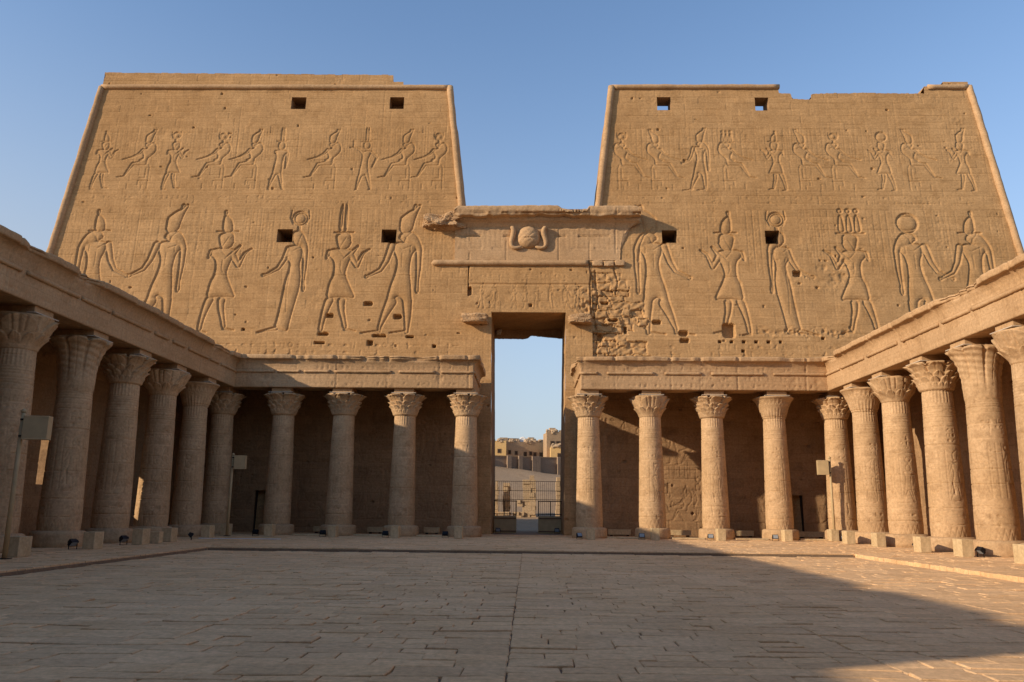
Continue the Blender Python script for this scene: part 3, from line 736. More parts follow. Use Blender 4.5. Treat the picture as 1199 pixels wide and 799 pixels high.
# ------------------------------------------------------------------ the gateway between the towers
def gateway():
    G = empty('gateway', (0, Y0, 0), 'tall stone gateway between the two towers with winged disc cornice over an open doorway', 'gateway')
    R = Relief(-4.4, 4.4, 0, 22.6, .035)
    R.courses(.53, 1.2, .022, .010, 44); weather(R, 61, .03, 70)
    q = random.Random(8)
    for x in (-5.73, -3.25, -2.35, -1.0, -.25, .55, 1.5, 2.5, 3.3):
        if abs(x) < 4: carve(R, q.choice(['king', 'god', 'goddess']), x, 14.85, 1.45, -1 if x < 0 else 1, q.choice(['white', 'double', 'disc']), .07, .07)
    signs(R, -4.1, 4.1, 18.5, 19.0, .26, .035, .9, 3); signs(R, -4.0, 4.0, 16.75, 17.5, .3, .028, .85, 4)
    signs(R, -4.1, -2.8, 10.5, 13.4, .3, .018, .85, 6, cols=True); signs(R, 2.8, 4.1, 10.5, 13.4, .3, .018, .85, 7, cols=True)
    for side in (-1, 1): carve(R, 'king', side*3.5, 8.0, 2.2, -side, 'double', .05, .09); carve(R, 'god', side*3.5, 4.6, 2.4, side, 'disc', .05, .09); carve(R, 'goddess', side*3.5, 1.4, 2.4, -side, 'disc', .05, .09)
    R.groove([(-4.4, 16.6), (4.4, 16.6)], .08, .09)
    R.groove([(4.15, 14.2), (4.1, 16.6), (4.2, 17.3), (4.05, 18.2), (4.1, 19.4), (4.3, 20.0)], .06, .25)
    R.groove([(-4.1, 15.8), (-4.2, 16.9), (-4.1, 18.9)], .07, .3)
    R.pit(-4.15, 18.6, .12, .25, .5); R.pit(-4.1, 16.1, .18, .3, .5); R.pit(.1, 15.1, .12, .1, .3); R.pit(3.5, 19.5, .3, .06, .2); R.pit(2.4, 19.45, .5, .05, .2); R.pit(-3.4, 20.2, .3, .06, .2)
    S = R.sl(2.6, 4.4, 13.9, 16.4); X, Z = R.X[S], R.Z[S]; R.H[S] -= .22*np.clip(np.abs(fbm(X.shape[0], X.shape[1], 13, 3, 5))*4-.2, 0, 1)*np.clip((X-2.7)*.8, 0, 1)
    hw = lambda z: 2.30+.016*z
    cst = lambda v: (lambda z: v)
    g = [face_grid(R, cst(-4.2), lambda z: -hw(z), 0, lambda x: 14.6, d=.05, proud=.03), face_grid(R, lambda z: hw(z)-.08, cst(4.2), 0, lambda x: 14.6, d=.05, proud=.03),
         face_grid(R, cst(-4.2), cst(4.2), 14.6, lambda x: 21.6, d=.045, proud=.03)]
    # the reveal of the doorway
    for s in (-1, 1):
        o = .0 if s < 0 else -.08
        A = [(s*(hw(0)+o), plane(0)-.03, 0), (s*(hw(0)+o), 58.3, 0), (s*(hw(14.6)+o), 58.3, 14.6), (s*(hw(14.6)+o), plane(14.6)-.03, 14.6)]
        g.append(quad_patch(*A, amp=.04, seed=5))
        g.append(quad_patch((s*(hw(0)+o+.0), 58.3, 0), (s*(hw(0)+o+.12), 58.32, 0), (s*(hw(14.6)+o+.12), 58.32, 14.6), (s*(hw(14.6)+o), 58.3, 14.6), amp=.0, res=.5))
        g.append(quad_patch((s*(hw(0)+o+.12), 58.32, 0), (s*2.70, 62.3, 0), (s*2.74, 62.3, 18), (s*(hw(14.6)+o+.12), 58.32, 18), amp=.03, seed=6))
        g.append(quad_patch((s*4.2, plane(0), 0), (s*4.2, 57.2, 0), (s*4.2, 57.2, 21.5), (s*4.2, plane(21.5), 21.5), amp=.0, seed=6, res=1))
    g.append(quad_patch((-2.6, plane(14.6)-.03, 14.6), (2.5, plane(14.6)-.03, 14.6), (2.5, 58.3, 14.6), (-2.6, 58.3, 14.6), amp=.12, seed=7))
    g.append(quad_patch((-4.7, 57, 14.6), (4.7, 57, 14.6), (4.7, 56.8, 21.6), (-4.7, 56.8, 21.6), amp=.1, seed=8))
    V, F = merge(g); link_mesh('carved_wall', V, F, MT['pylon'], G, smooth=True)
    # inner lintel with a broken lower edge
    n = 60; xs = np.linspace(-2.7, 2.6, n); rr = random.Random(3)
    zb = [float(np.interp(x, [-2.7, -.4, -.1, .15, 1.2, 2.6], [14.0, 13.98, 14.03, 14.24, 14.14, 14.0]))+rr.uniform(-.015, .015) for x in xs]
    mb = MB(); V = []; F = []
    for x, z in zip(xs, zb): V += [(x, 58.3, 15.2), (x, 58.3, z), (x, 58.85, z+.03), (x, 58.85, 15.2)]
    for i in range(n-1):
        for k in range(4): a, b = 4*i+k, 4*i+(k+1) % 4; F.append([a, b, b+4, a+4])
    mb.add(V, F); mb.build('lintel', MT['wall'], G)
    # cornice: cavetto with a broken fillet
    prof = [(.06, 18.35), (.08, 19.0), (.10, 19.7), (.14, 20.3), (.22, 20.7), (.36, 21.0), (.66, 21.18), (1.16, 21.22), (1.2, 21.25), (1.22, 21.6), (1.23, 21.96), (1.1, 22.02), (-.6, 22.05), (-3.2, 22.0)]
    D = []; 
    for (a, b), (c, e) in zip(prof[:-1], prof[1:]):
        m_ = max(1, int(math.hypot(c-a, e-b)/.09)); D += [(a+(c-a)*k/m_, b+(e-b)*k/m_) for k in range(m_)]
    D.append(prof[-1]); D = np.array(D); xs = np.arange(-5.15, 7.62, .06); nx, nd = len(xs), len(D)
    dd = np.repeat(D[:, 0][:, None], nx, 1); zz = np.repeat(D[:, 1][:, None], nx, 1)
    lipn = fbm(nd, nx, 8, 4, 4); edge = vnoise(1, nx, 1, 5, 9)[0]*.6+vnoise(1, nx, 1, 14, 10)[0]*.5
    lip = (dd > .7)
    dd = dd-lip*.16*edge[None, :]*(zz < 21.5) - lip*.10*np.abs(lipn)
    zz = zz + ((zz > 21.15) & (zz < 21.4))*(.13*vnoise(1, nx, 1, 5, 31)[0]+.12*np.clip(vnoise(1, nx, 1, 16, 32)[0]*2-1, 0, 1))[None, :]
    topm = (zz > 21.7)
    notch = np.interp(xs, [-5.2, -4.9, 1.9, 2.2, 2.6, 3.9, 4.05, 7.3, 7.6], [-.25, -.05, 0, -.22, -.3, -.26, -.03, -.02, -.2])+.04*(vnoise(1, nx, 1, 4, 12)[0]-.5)
    zz = zz+topm*notch[None, :]
    flute = .007*np.clip(np.sin(xs*2*np.pi/.34), -.2, 1)[None, :]*((zz > 19.2) & (dd < .8) & (zz < 21.2))
    dd = dd-flute+.03*fbm(nd, nx, 10, 4, 6)
    # vertical joints
    for xj in (-4.1, -1.6, 2.0, 4.1, 5.9):
        i = int((xj+5.15)/.06); dd[:, i] -= .05*(vnoise(1, nd, 1, 9, i)[0] > .4)
    for zj, D_ in ((20.72, .10), (20.1, .12), (19.2, .04)):
        k = np.argmin(np.abs(D[:, 1]-zj)); dd[k, :] -= D_*(vnoise(1, nx, 1, 12, int(zj*9))[0] > .4)*(.6+.8*vnoise(1, nx, 1, 3, int(zj*5))[0])
    YY = plane(np.minimum(zz, 21.3))-dd
    XX = np.minimum(np.repeat(xs[None, :], nd, 0), np.interp(zz, [18.3, 19.6, 20.2, 20.6, 20.9, 21.15], [6.15, 6.27, 6.45, 6.8, 7.15, 7.7]))
    V = np.stack([XX, YY, zz], -1).reshape(-1, 3); I = np.arange(nd*nx).reshape(nd, nx)
    F = np.stack([I[:-1, :-1], I[:-1, 1:], I[1:, 1:], I[1:, :-1]], -1).reshape(-1, 4)
    cor = link_mesh('cornice', V, F, MT['arch'], G, smooth=False)
    ends = MB()
    for i in (0, nx-1):
        P = [tuple(v) for v in V.reshape(nd, nx, 3)[:, i]]; P += [(P[-1][0], P[-1][1], 18.35)]
        ends.add(P, [list(range(len(P)))])
        ends.build('cornice_end', MT['arch'], G); ends = MB()
    # torus under the cornice: whole on the left, worn into separate stones on the right
    rr = random.Random(4); mb = MB()
    P = [(x, plane(18.1)-.08+rr.uniform(-.01, .01), 18.12+rr.uniform(-.012, .012)) for x in np.arange(-6.5, 4.15, .25)]
    mb.tube([(-6.75, plane(18.1)+.1, 18.1)]+P, [.05]+[.21*rr.uniform(.94, 1.04) for _ in P], 14); mb.build('round_moulding', MT['arch'], G, smooth=True)
    for a, b, dz in ((4.25, 5.0, 0), (5.05, 5.75, -.02), (5.8, 6.5, .02)):
        lump('moulding_stone', ((a+b)/2, plane(18.1)-.06, 18.1+dz), (b-a-.02, .42, .40), MT['arch'], G, seed=int(a*10), rough=.10, n=14)
    # winged disc: sun disc with a cobra on each side
    th = np.linspace(0, 2*np.pi, 40, endpoint=False); ph = np.linspace(0, np.pi/2, 14); T, Pp = np.meshgrid(th, ph)
    bx = -.07+.80*np.sin(Pp)*np.cos(T); bz = 19.95+.78*np.sin(Pp)*np.sin(T); by = plane(20)-.10-.52*np.cos(Pp)-np.clip(bz-20.2, 0, 1)*.28
    by += .025*np.sin(bx*13+1)*np.sin(bz*17)+.02*np.sin(bx*31)*np.sin(bz*27+2)+.05*(np.abs(bz-19.85) < .04)
    I = np.arange(T.size).reshape(T.shape); J = np.roll(I, -1, 1)
    V = np.stack([bx, by, bz], -1).reshape(-1, 3); F = [list(map(int, q)) for q in np.stack([I[:-1], J[:-1], J[1:], I[1:]], -1).reshape(-1, 4)]
    link_mesh('sun_disc', V, F, MT['arch'], G, smooth=True)
    for s in (-1, 1):
        c = -.07
        P = [(c+s*.42, 19.32), (c+s*.66, 19.20), (c+s*.98, 19.16), (c+s*1.2, 19.32), (c+s*1.2, 19.7), (c+s*1.08, 20.05), (c+s*1.0, 20.4), (c+s*1.12, 20.66), (c+s*1.28, 20.6)]
        Q = [(x, plane(z)-.22-max(0, z-20)*.35, z) for x, z in P]
        mb = MB(); mb.tube(Q, [.08, .13, .14, .15, .18, .20, .21, .19, .10], 12); o = mb.build('cobra', MT['arch'], G, smooth=True)
        sm = o.modifiers.new('smooth', 'SUBSURF'); sm.levels = 1; sm.render_levels = 1
    # broken ends of the small cornice over the door
    for s, a, b in ((-1, -4.5, -2.75), (1, 2.65, 4.15)):
        lump('broken_cornice', ((a+b)/2, plane(14)-.40, 14.05), (b-a, 1.0, .62), MT['arch'], G, seed=11+s, rough=.22)
    lump('broken_cornice', (-5.95, plane(21)-.40, 21.05), (2.1, .95, .85), MT['arch'], G, seed=21, rough=.55, n=34)
    lump('broken_cornice', (-7.0, plane(21)-.1, 21.2), (.85, .5, .9), MT['arch'], G, seed=25, rough=.4)
    lump('bird_nest', (-2.2, 57.9, 14.35), (.35, .3, .35), MT['pale'], G, seed=3, rough=.4, n=10)
gateway()

# ------------------------------------------------------------------ porticoes and colonnades
ENT = [(-1.45, 9.3), (-1.45, 8.44), (0, 8.42), (0, 9.28), (.01, 9.42), (.02, 9.6), (.06, 9.82), (.15, 9.95), (.30, 10.02), (.42, 10.04), (.43, 10.1), (.44, 10.28), (.40, 10.31), (-.2, 10.32), (-1.45, 10.32)]
def entablature(root, path, seed, zc=None, matk='arch', zoff=0., cut=None, ztopn=0.0):
    """sweep the architrave and cornice along a plan path [(x,y),...]; the court lies to the right of travel"""
    r = random.Random(seed); P = [np.array(p, float) for p in path]; step = .06
    st = []
    for k in range(len(P)-1):
        d = P[k+1]-P[k]; L = np.linalg.norm(d); d = d/L; n = np.array([d[1], -d[0]])
        m_ = int(L/step)
        for i in range(m_+1): st.append((P[k]+d*L*i/m_, n, L*i/m_))
        if k < len(P)-2:
            d2 = P[k+2]-P[k+1]; d2 = d2/np.linalg.norm(d2); n2 = np.array([d2[1], -d2[0]])
            st[-1] = (P[k+1], (n+n2)/(1+n@n2), 0)
            # drop the station duplicated by the next leg
            st.append(None)
    q = []; skip = False
    for s_ in st:
        if s_ is None: skip = True; continue
        if skip: skip = False; continue
        q.append(s_)
    st = q; ns = len(st)
    D = []
    for (a, b), (c, e) in zip(ENT[:-1], ENT[1:]):
        m_ = max(1, int(math.hypot(c-a, e-b)/.06)); D += [(a+(c-a)*k/m_, b+(e-b)*k/m_) for k in range(m_)]
    D.append(ENT[-1]); D = np.array(D); nd = len(D)
    S = np.arange(ns)*step
    R = Relief(0, ns*step, 8.3, 10.4, .03)
    signs(R, .2, ns*step-.3, 8.55, 8.95, .28, .045, .9, seed); signs(R, .2, ns*step-.3, 8.97, 9.25, .24, .035, .9, seed+1)
    signs(R, .2, ns*step-.3, 9.5, 9.85, .28, .035, .85, seed+2)
    R.H += .03*fbm(R.nz, R.nx, 60, 5, seed); x = 0
    R.H -= .05*np.clip(fbm(R.nz, R.nx, 22, 3, seed+4)*5-.9, 0, 1)
    joints = []
    while x < ns*step: x += r.uniform(1.5, 3.9); joints.append(x)
    for x in joints: R.groove([(x, 8.3), (x+r.uniform(-.03, .03), 10.4)], .035, .05)
    dd = np.repeat(D[:, 0][:, None], ns, 1); zz = np.repeat(D[:, 1][:, None], ns, 1)
    face = (dd > -.05) & (zz < 10.0)
    dd = dd+np.where(face, R.sample(np.repeat(S[None, :], nd, 0), zz), 0)
    e1 = vnoise(1, ns, 1, 14, seed+5)[0]; e2 = vnoise(1, ns, 1, 30, seed+6)[0]; e3 = vnoise(1, ns, 1, 4.5, seed+8)[0]
    chip = .07*e1+.05*e3+.42*np.clip(e2*2.4-1.55, 0, 1)*(.6+.6*e3)
    for x in joints:
        i = int(x/step); chip[max(0, i-1):i+2] += .08
    lip = np.clip((zz-9.9)/.12, 0, 1)*(dd > .12)
    dd = dd-lip*chip[None, :]*np.clip(dd/.42, 0, 1)
    zz = zz+np.where(zz > 10.2, -.05*e2[None, :]*(e1[None, :])-.012*e3[None, :]-.12*np.clip(e2*2-1.3, 0, 1)[None, :], 0)+zoff
    if cut is not None:       # the cornice is lost beyond this distance along the path
        low = S < cut; zz = np.where(low[None, :], np.minimum(zz, 8.46+.9*0), zz); 
        dd = np.where(low[None, :] & (dd > 0.02), 0, dd)
    base = np.array([s_[0] for s_ in st]); nn = np.array([s_[1] for s_ in st])
    X = base[:, 0][None, :]+dd*nn[:, 0][None, :]; Y = base[:, 1][None, :]+dd*nn[:, 1][None, :]
    V = np.stack([X, Y, zz], -1).reshape(-1, 3); I = np.arange(nd*ns).reshape(nd, ns)
    F = np.stack([I[:-1, :-1], I[:-1, 1:], I[1:, 1:], I[1:, :-1]], -1).reshape(-1, 4)
    link_mesh('architrave_and_cornice', V, F, MT[matk], root, smooth=False)
    for i in (0, ns-1):
        Pp = [tuple(v) for v in V.reshape(nd, ns, 3)[:, i]]
        mb = MB(); mb.add(Pp, [list(range(len(Pp)))]); mb.build('end_face', MT[matk], root)
    # round moulding in separate lengths, with gaps at the joints
    s0 = .25+(cut or 0); total = ns*step
    while s0 < total-.6:
        L = r.choice([1.4, 2.2, 2.9, 3.3])*r.uniform(.9, 1.1); s1 = min(total-.2, s0+L)
        if s1-s0 > .5:
            pts = []
            for q_ in np.arange(s0, s1, .15):
                i = min(ns-1, int(q_/step)); b, n = st[i][0], st[i][1]
                pts.append((b[0]+n[0]*.03, b[1]+n[1]*.03, 9.35+zoff+r.uniform(-.006, .006)))
            if len(pts) > 2:
                mb = MB(); mb.tube(pts, [.085*r.uniform(.85, 1.08) for _ in pts], 10); mb.build('round_moulding', MT[matk], root, smooth=True)
        s0 = s1+r.uniform(.12, .5)
    return st

PL = empty('portico_roof', (-10, 46, 8.4), 'carved stone beam and roof over the left front columns, half in the shadow', 'portico roof', 'roofs of the front porticoes')
entablature(PL, [(-18.4, 46), (-3.18, 46), (-3.18, 51.7)], 3, zoff=.006)
m = MB(); m.box(-21.8, -4.5, 47.4, 52.0, 9.38, 9.75); m.box(-21.6, -4.4, 47.42, 52.1, 9.76, 10.24); m.build('roof_slab', MT['wall'], PL)
PR = empty('portico_roof', (10, 46, 8.4), 'carved stone beam and roof over the right front columns, in full sun', 'portico roof', 'roofs of the front porticoes')
entablature(PR, [(2.98, 51.7), (2.98, 46), (18.4, 46)], 8, zoff=.006)
m = MB(); m.box(4.3, 21.8, 47.4, 52.0, 9.38, 9.75); m.box(4.2, 21.6, 47.42, 52.1, 9.76, 10.24); m.build('roof_slab', MT['wall'], PR)

CL = empty('colonnade_roof', (-17, 22, 8.4), 'long shaded stone beam and roof along the left side colonnade', 'colonnade roof', 'roofs of the side colonnades')
entablature(CL, [(-17, -6.4), (-17, 46.3)], 5, cut=6.7)
m = MB(); m.box(-21.8, -18.42, 1.3, 47.38, 9.36, 9.75); m.box(-21.6, -18.3, 1.3, 47.36, 9.76, 10.22); m.build('roof_slab', MT['wall'], CL)
CR = empty('colonnade_roof', (17, 22, 8.4), 'long sunlit stone beam and roof with chipped cornice along the right side colonnade', 'colonnade roof', 'roofs of the side colonnades')
entablature(CR, [(17, 46.3), (17, -6.4)], 6)
m = MB(); m.box(18.42, 21.8, -6.2, 47.38, 9.36, 9.75); m.box(18.3, 21.6, -6.2, 47.36, 9.76, 10.22); m.build('roof_slab', MT['wall'], CR)

# side walls behind the colonnades
def side_wall(s):
    R = Relief(-6.6, 52, 0, 9.6, .06); R.courses(.5, 1.2, .02, .008, 70+s); weather(R, 80+s, .02, 60)
    q = random.Random(9+s)
    for z, h in ((1.6, 2.4), (4.6, 2.2)):
        x = -2
        while x < 50: carve(R, q.choice(['king', 'god', 'goddess', 'mummy']), x, z, h, q.choice([-1, 1]), q.choice(['white', 'double', 'disc']), .05, .09); x += q.uniform(1.0, 1.9)
    signs(R, -3, 51, 7.2, 7.9, .36, .03, .85, 81)
    xs = np.arange(-6.6, 51.9, .06); zs = np.arange(0, 9.4, .06); X, Z = np.meshgrid(xs, zs); H = R.sample(X, Z)
    V = np.stack([s*(21.9-H), X, Z], -1).reshape(-1, 3); I = np.arange(X.size).reshape(X.shape)
    Q = np.stack([I[:-1, :-1], I[:-1, 1:], I[1:, 1:], I[1:, :-1]], -1)
    cy = X[:-1, :-1]; cz = Z[:-1, :-1]; ok = np.ones(cy.shape, bool); hs = []
    if s < 0: hs = [(36.1, 37.7, 2.5, 5.0)]
    for a, b, c, e in hs: ok &= ~((cy > a) & (cy < b) & (cz > c) & (cz < e))
    W = empty('side_wall', (s*21.9, 24, 0), ('shaded' if s < 0 else 'sunlit')+' carved stone wall behind the '+('left' if s < 0 else 'right')+' side columns', 'wall', 'walls behind the side colonnades')
    link_mesh('carved_face', V, Q[ok], MT['wall'], W, smooth=True)
    mb = MB(); x0, x1 = sorted((s*21.96, s*23.2))
    if s > 0: mb.box(x0, x1, -6.6, 52, 0, 10.25)
    else:
        mb.box(x0, x1, -6.6, 36.1, 0, 10.25); mb.box(x0, x1, 37.7, 52, 0, 10.25); mb.box(x0, x1, 36.1, 37.7, 0, 2.55); mb.box(x0, x1, 36.1, 37.7, 4.95, 10.25)
    mb.build('outer_face', MT['wall'], W)
side_wall(-1); side_wall(1)

def back_wall(s):
    YB = 51.2
    x0, x1 = (-21.9, -3.3) if s < 0 else (3.1, 21.9)
    R = Relief(x0, x1, 0, 9.6, .045); R.courses(.5, 1.2, .025, .010, 170+s)
    q = random.Random(19+s)
    for z, h in ((1.05, 2.25), (4.5, 2.2)):
        x = x0+.6
        while x < x1-.6: carve(R, q.choice(['king', 'god', 'goddess', 'mummy', 'seated']), x, z+(.3 if h < 0 else 0), h, q.choice([-1, 1]), q.choice(['white', 'double', 'disc', 'feathers']), .07, .07); x += q.uniform(.8, 1.3)
        R.groove([(x0, z-.08), (x1, z-.08)], .05, .03)
    signs(R, x0+.2, x1-.2, 3.75, 4.35, .26, .035, .9, 81+s, cols=True); signs(R, x0+.2, x1-.2, 7.15, 7.8, .3, .04, .9, 83+s); signs(R, x0+.2, x1-.2, 7.95, 8.9, .3, .035, .8, 84+s, cols=True)
    weather(R, 180+s, .022, 50)
    xs = np.arange(x0, x1, .045); zs = np.arange(0, 9.4, .045); X, Z = np.meshgrid(xs, zs); H = R.sample(X, Z)
    V = np.stack([X, YB-H, Z], -1).reshape(-1, 3); I = np.arange(X.size).reshape(X.shape)
    Q = np.stack([I[:-1, :-1], I[:-1, 1:], I[1:, 1:], I[1:, :-1]], -1)
    a, b = (-17.05, -16.38) if s < 0 else (16.25, 16.9); c = X[:-1, :-1]; e = Z[:-1, :-1]; ok = ~((c > a) & (c < b) & (e < 2.65))
    W = empty('back_wall', ((x0+x1)/2, YB, 0), 'dark carved wall behind the left front columns with a small doorway' if s < 0 else 'carved wall behind the right front columns crossed by a slanting strip of sun', 'wall', 'walls behind the front columns')
    link_mesh('carved_face', V, Q[ok], MT['wall'], W, smooth=True)
    e0 = -3.3 if s < 0 else 3.1; V, F = quad_patch((e0, YB, 0), (e0, 51.6, 0), (e0, 51.6, 9.4), (e0, YB, 9.4), amp=.02, seed=5); link_mesh('end_face', V, F, MT['wall'], W, smooth=True)
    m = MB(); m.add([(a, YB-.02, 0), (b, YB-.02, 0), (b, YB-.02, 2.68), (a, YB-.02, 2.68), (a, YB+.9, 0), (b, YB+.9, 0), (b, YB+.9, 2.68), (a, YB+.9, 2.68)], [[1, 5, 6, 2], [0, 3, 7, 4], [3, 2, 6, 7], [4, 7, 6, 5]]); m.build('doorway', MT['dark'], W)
back_wall(-1); back_wall(1)

# columned hall behind the camera: closes the court and shades its near end
HB = empty('temple_hall', (0, -5.7, 0), 'stone front of the temple hall closing the near end of the court', 'temple')
m = MB(); m.box(-26, 26, -12, -5.7, 0, 11.2); m.build('wall', MT['wall'], HB)
m = MB(); m.box(-26.4, 26.4, -12.2, -5.2, 11.21, 12.5); m.build('cornice', MT['arch'], HB, bevel=.1)
for x in (-12, -8, -4, 4, 8, 12):
    m = MB(); m.tube([(x, -5.7, 0), (x, -5.7, 10.8)], .9, 20); m.build('engaged_column', MT['column'], HB, smooth=True)

# ------------------------------------------------------------------ columns
def col_mesh(Rm, Z, nth, name, mat, root, top=True, smooth=True):
    th = np.linspace(0, 2*np.pi, nth, endpoint=False)
    X = Rm*np.cos(th)[None, :]; Y = Rm*np.sin(th)[None, :]; ZZ = np.broadcast_to(Z, Rm.shape)
    V = np.stack([X, Y, ZZ], -1).reshape(-1, 3); nz = Rm.shape[0]
    I = np.arange(nz*nth).reshape(nz, nth); J = np.roll(I, -1, 1)
    F = [tuple(q) for q in np.stack([I[:-1], J[:-1], J[1:], I[1:]], -1).reshape(-1, 4).tolist()]
    if top: F.append(tuple(I[-1].tolist()))
    return link_mesh(name, V, F, mat, root, smooth=smooth, world=False)

def wrapnoise(nz, n, cell, seed, o=4):
    a = fbm(nz, n, cell, o, seed); b = np.roll(a, n//2, 1); w_ = np.abs(np.linspace(-1, 1, n))[None, :]**2
    return a*(1-w_)+b*w_
_sh = {}
def shaft(seed, palm, root):
    key = (seed, palm)
    if key in _sh:
        o = _sh[key].copy(); COL.objects.link(o); o.parent = root; return o
    zb, zt = .56, (5.9 if palm else 6.80)
    nth = 150; circ = 2*math.pi*.68
    R = Relief(0, circ, zb, zt, circ/nth)
    r = random.Random(seed)
    for z in (1.75, 4.4, 5.4): R.groove([(0, z), (circ, z)], .03, .012)
    x = .3
    while x < circ-.4: carve(R, r.choice(['king', 'god', 'goddess', 'mummy']), x, 2.05, 1.75, r.choice([-1, 1]), r.choice(['white', 'double', 'disc']), .035, .05); signs(R, x+.34, x+.62, 2.15, 4.2, .2, .025, .85, seed+int(x*9), cols=True); x += r.uniform(1.0, 1.15)
    signs(R, .05, circ-.1, 4.5, 5.3, .22, .035, .9, seed); signs(R, .05, circ-.1, 1.1, 1.7, .26, .03, .85, seed+1)
    for a in np.arange(0, circ, circ/22): R.groove([(a, .6), (a+circ/44, 1.0), (a+circ/22, .6)], .025, .02)
    for z in (5.6, 5.7, 5.8): R.groove([(0, z), (circ, z)], .03, .02)
    zn, = [R.Z]
    if not palm:
        fl = (zn > 6.25); R.H += np.where(fl, -.022*np.abs(np.cos(R.X/circ*2*np.pi*14)), 0)
        for z in (5.95, 6.05, 6.15, 6.22): R.groove([(0, z), (circ, z)], .03, .022)
    # drum joints, cracks and losses
    z = zb
    while z < zt:
        z += r.uniform(.55, 1.1); n = vnoise(1, R.nx, 1, 9, seed+int(z*10))[0]
        j = int((z-zb)/R.d)
        if j < R.nz: R.H[j, :] -= .035*np.clip(n*2-.5, 0, 1)
        if r.random() < .8 and z < 3.0: a = r.uniform(0, circ); R.groove([(a, z), (a+.04, z-.5)], .035, .05)
    H = R.H[:, :nth] + .012*wrapnoise(R.nz, nth, 60, seed) + .004*wrapnoise(R.nz, nth, 8, seed+3)
    H = H - .035*np.clip(wrapnoise(R.nz, nth, 22, seed+7, 3)*6-1.6, 0, 1)*np.clip((3.2-R.Z[:, :nth])/2, .25, 1)
    Z = R.Z[:, :nth]
    rad = np.interp(Z, [.56, 1.0, 2.0, 6.8], [.74, .76, .735, .615])+H
    o = col_mesh(rad, Z, nth, 'shaft', MT['column'], root, top=False)
    _sh[key] = o; return o
_cp = {}
def capital(kind, seed, root):
    key = (kind, seed)
    if key in _cp:
        o = _cp[key].copy(); COL.objects.link(o); o.parent = root; return o
    nth = 200; th = np.linspace(0, 2*np.pi, nth, endpoint=False)[None, :]
    zb = 5.88 if kind == 'palm' else 6.78
    z = np.concatenate([np.linspace(zb, 7.98, 74), np.full(6, 8.0)])[:, None]
    ks = np.zeros((80, 1)); ks[-6:, 0] = [0, .12, .3, .55, .75, .95]
    if kind == 'palm': pz, pr = [5.88, 6.0, 6.8, 7.3, 7.6, 7.8, 7.9, 7.96, 8.0], [.63, .655, .70, .80, .92, 1.06, 1.15, 1.16, 1.10]
    elif kind == 'papyrus': pz, pr = [6.78, 6.84, 7.3, 7.7, 7.84, 7.92, 7.97, 8.0], [.64, .67, .80, .97, 1.06, 1.14, 1.14, 1.08]
    elif kind == 'lobed': pz, pr = [6.78, 6.84, 7.1, 7.4, 7.7, 7.9, 7.96, 8.0], [.64, .70, .80, .92, 1.01, 1.08, 1.1, 1.06]
    else: pz, pr = [6.78, 6.84, 7.1, 7.4, 7.65, 7.82, 7.92, 7.97, 8.0], [.64, .70, .74, .80, .89, 1.01, 1.14, 1.13, 1.06]
    r = np.interp(z, pz, pr)*np.ones_like(th)
    def tier(z0, z1, n, A, ph=0., sharp=.5, gap=.5):
        u = (z-z0)/(z1-z0); c = np.abs(np.cos(n/2*(th+ph)))
        # pointed leaf outline: narrow at the tip
        m_ = (u > 0) & (u < c**.45)
        body = A*np.clip(u, 0, 1)**1.3*(.55+.45*c**sharp)
        rib = -.25*A*(np.abs(np.sin(n/2*(th+ph))) < .10)
        return np.where(m_, body+rib*np.clip(u, 0, 1), 0)
    if kind == 'composite':
        r = r + np.maximum(tier(6.86, 7.10, 20, .07), tier(6.98, 7.36, 12, .15, .3)) + tier(7.22, 7.58, 12, .15, .1) + tier(7.42, 7.95, 8, .13, .2)
        r = r - .09*(np.abs(np.cos(4*(th+.2))) < .16)*(z > 7.55)
    elif kind == 'lobed':
        c = np.abs(np.cos(2*(th+.785)))
        r = r*(.90+.10*c**.6*np.clip((z-6.9)/.5, 0, 1)+.0) + tier(6.95, 7.35, 12, .11, .1) + tier(7.1, 7.93, 4, .18, .0)
        r = r - .05*(np.abs(np.cos(8*th)) < .3)*(z > 7.4)*(z < 7.9)
    elif kind == 'papyrus':
        r = r - .028*np.abs(np.cos(14*th))*np.clip((7.9-z)/.2, 0, 1) + .03*tier(6.9, 7.6, 28, 1.)
        r = r - .03*(np.abs(z-6.86) < .025)
    else:
        c = np.abs(np.cos(4*th)); u = np.clip((z-6.0)/2, 0, 1)
        r = r - .11*u**1.5*(c < .22) - .05*u*(1-c) - .02*(np.abs(np.sin(4*th)) < .06)*(u > .2)
        r = r + .02*np.sin(th*4+z*26)*u
    r = r + .05*wrapnoise(80, nth, 30, seed, 4) + .022*wrapnoise(80, nth, 7, seed+4, 3)
    r = r - .16*np.clip(wrapnoise(80, nth, 34, seed+8, 3)*6-1.2, 0, 1)*np.clip((z-7.2)/.8, 0, 1)
    r = r*(1-ks)
    if kind == 'composite': zz = z + np.where(ks > 0, .0, 0)*th - .10*np.clip((z-7.8)/.2, 0, 1)*(np.abs(np.cos(4*(th+.2))) < .25)
    elif kind == 'palm': zz = z - .12*np.clip((z-7.7)/.3, 0, 1)*(1-np.abs(np.cos(4*th)))*(ks < .05)
    else: zz = z+0*th
    zz = zz + .02*(ks > .1)
    o = col_mesh(r, zz, nth, 'capital', MT['column'], root)
    _cp[key] = o; return o

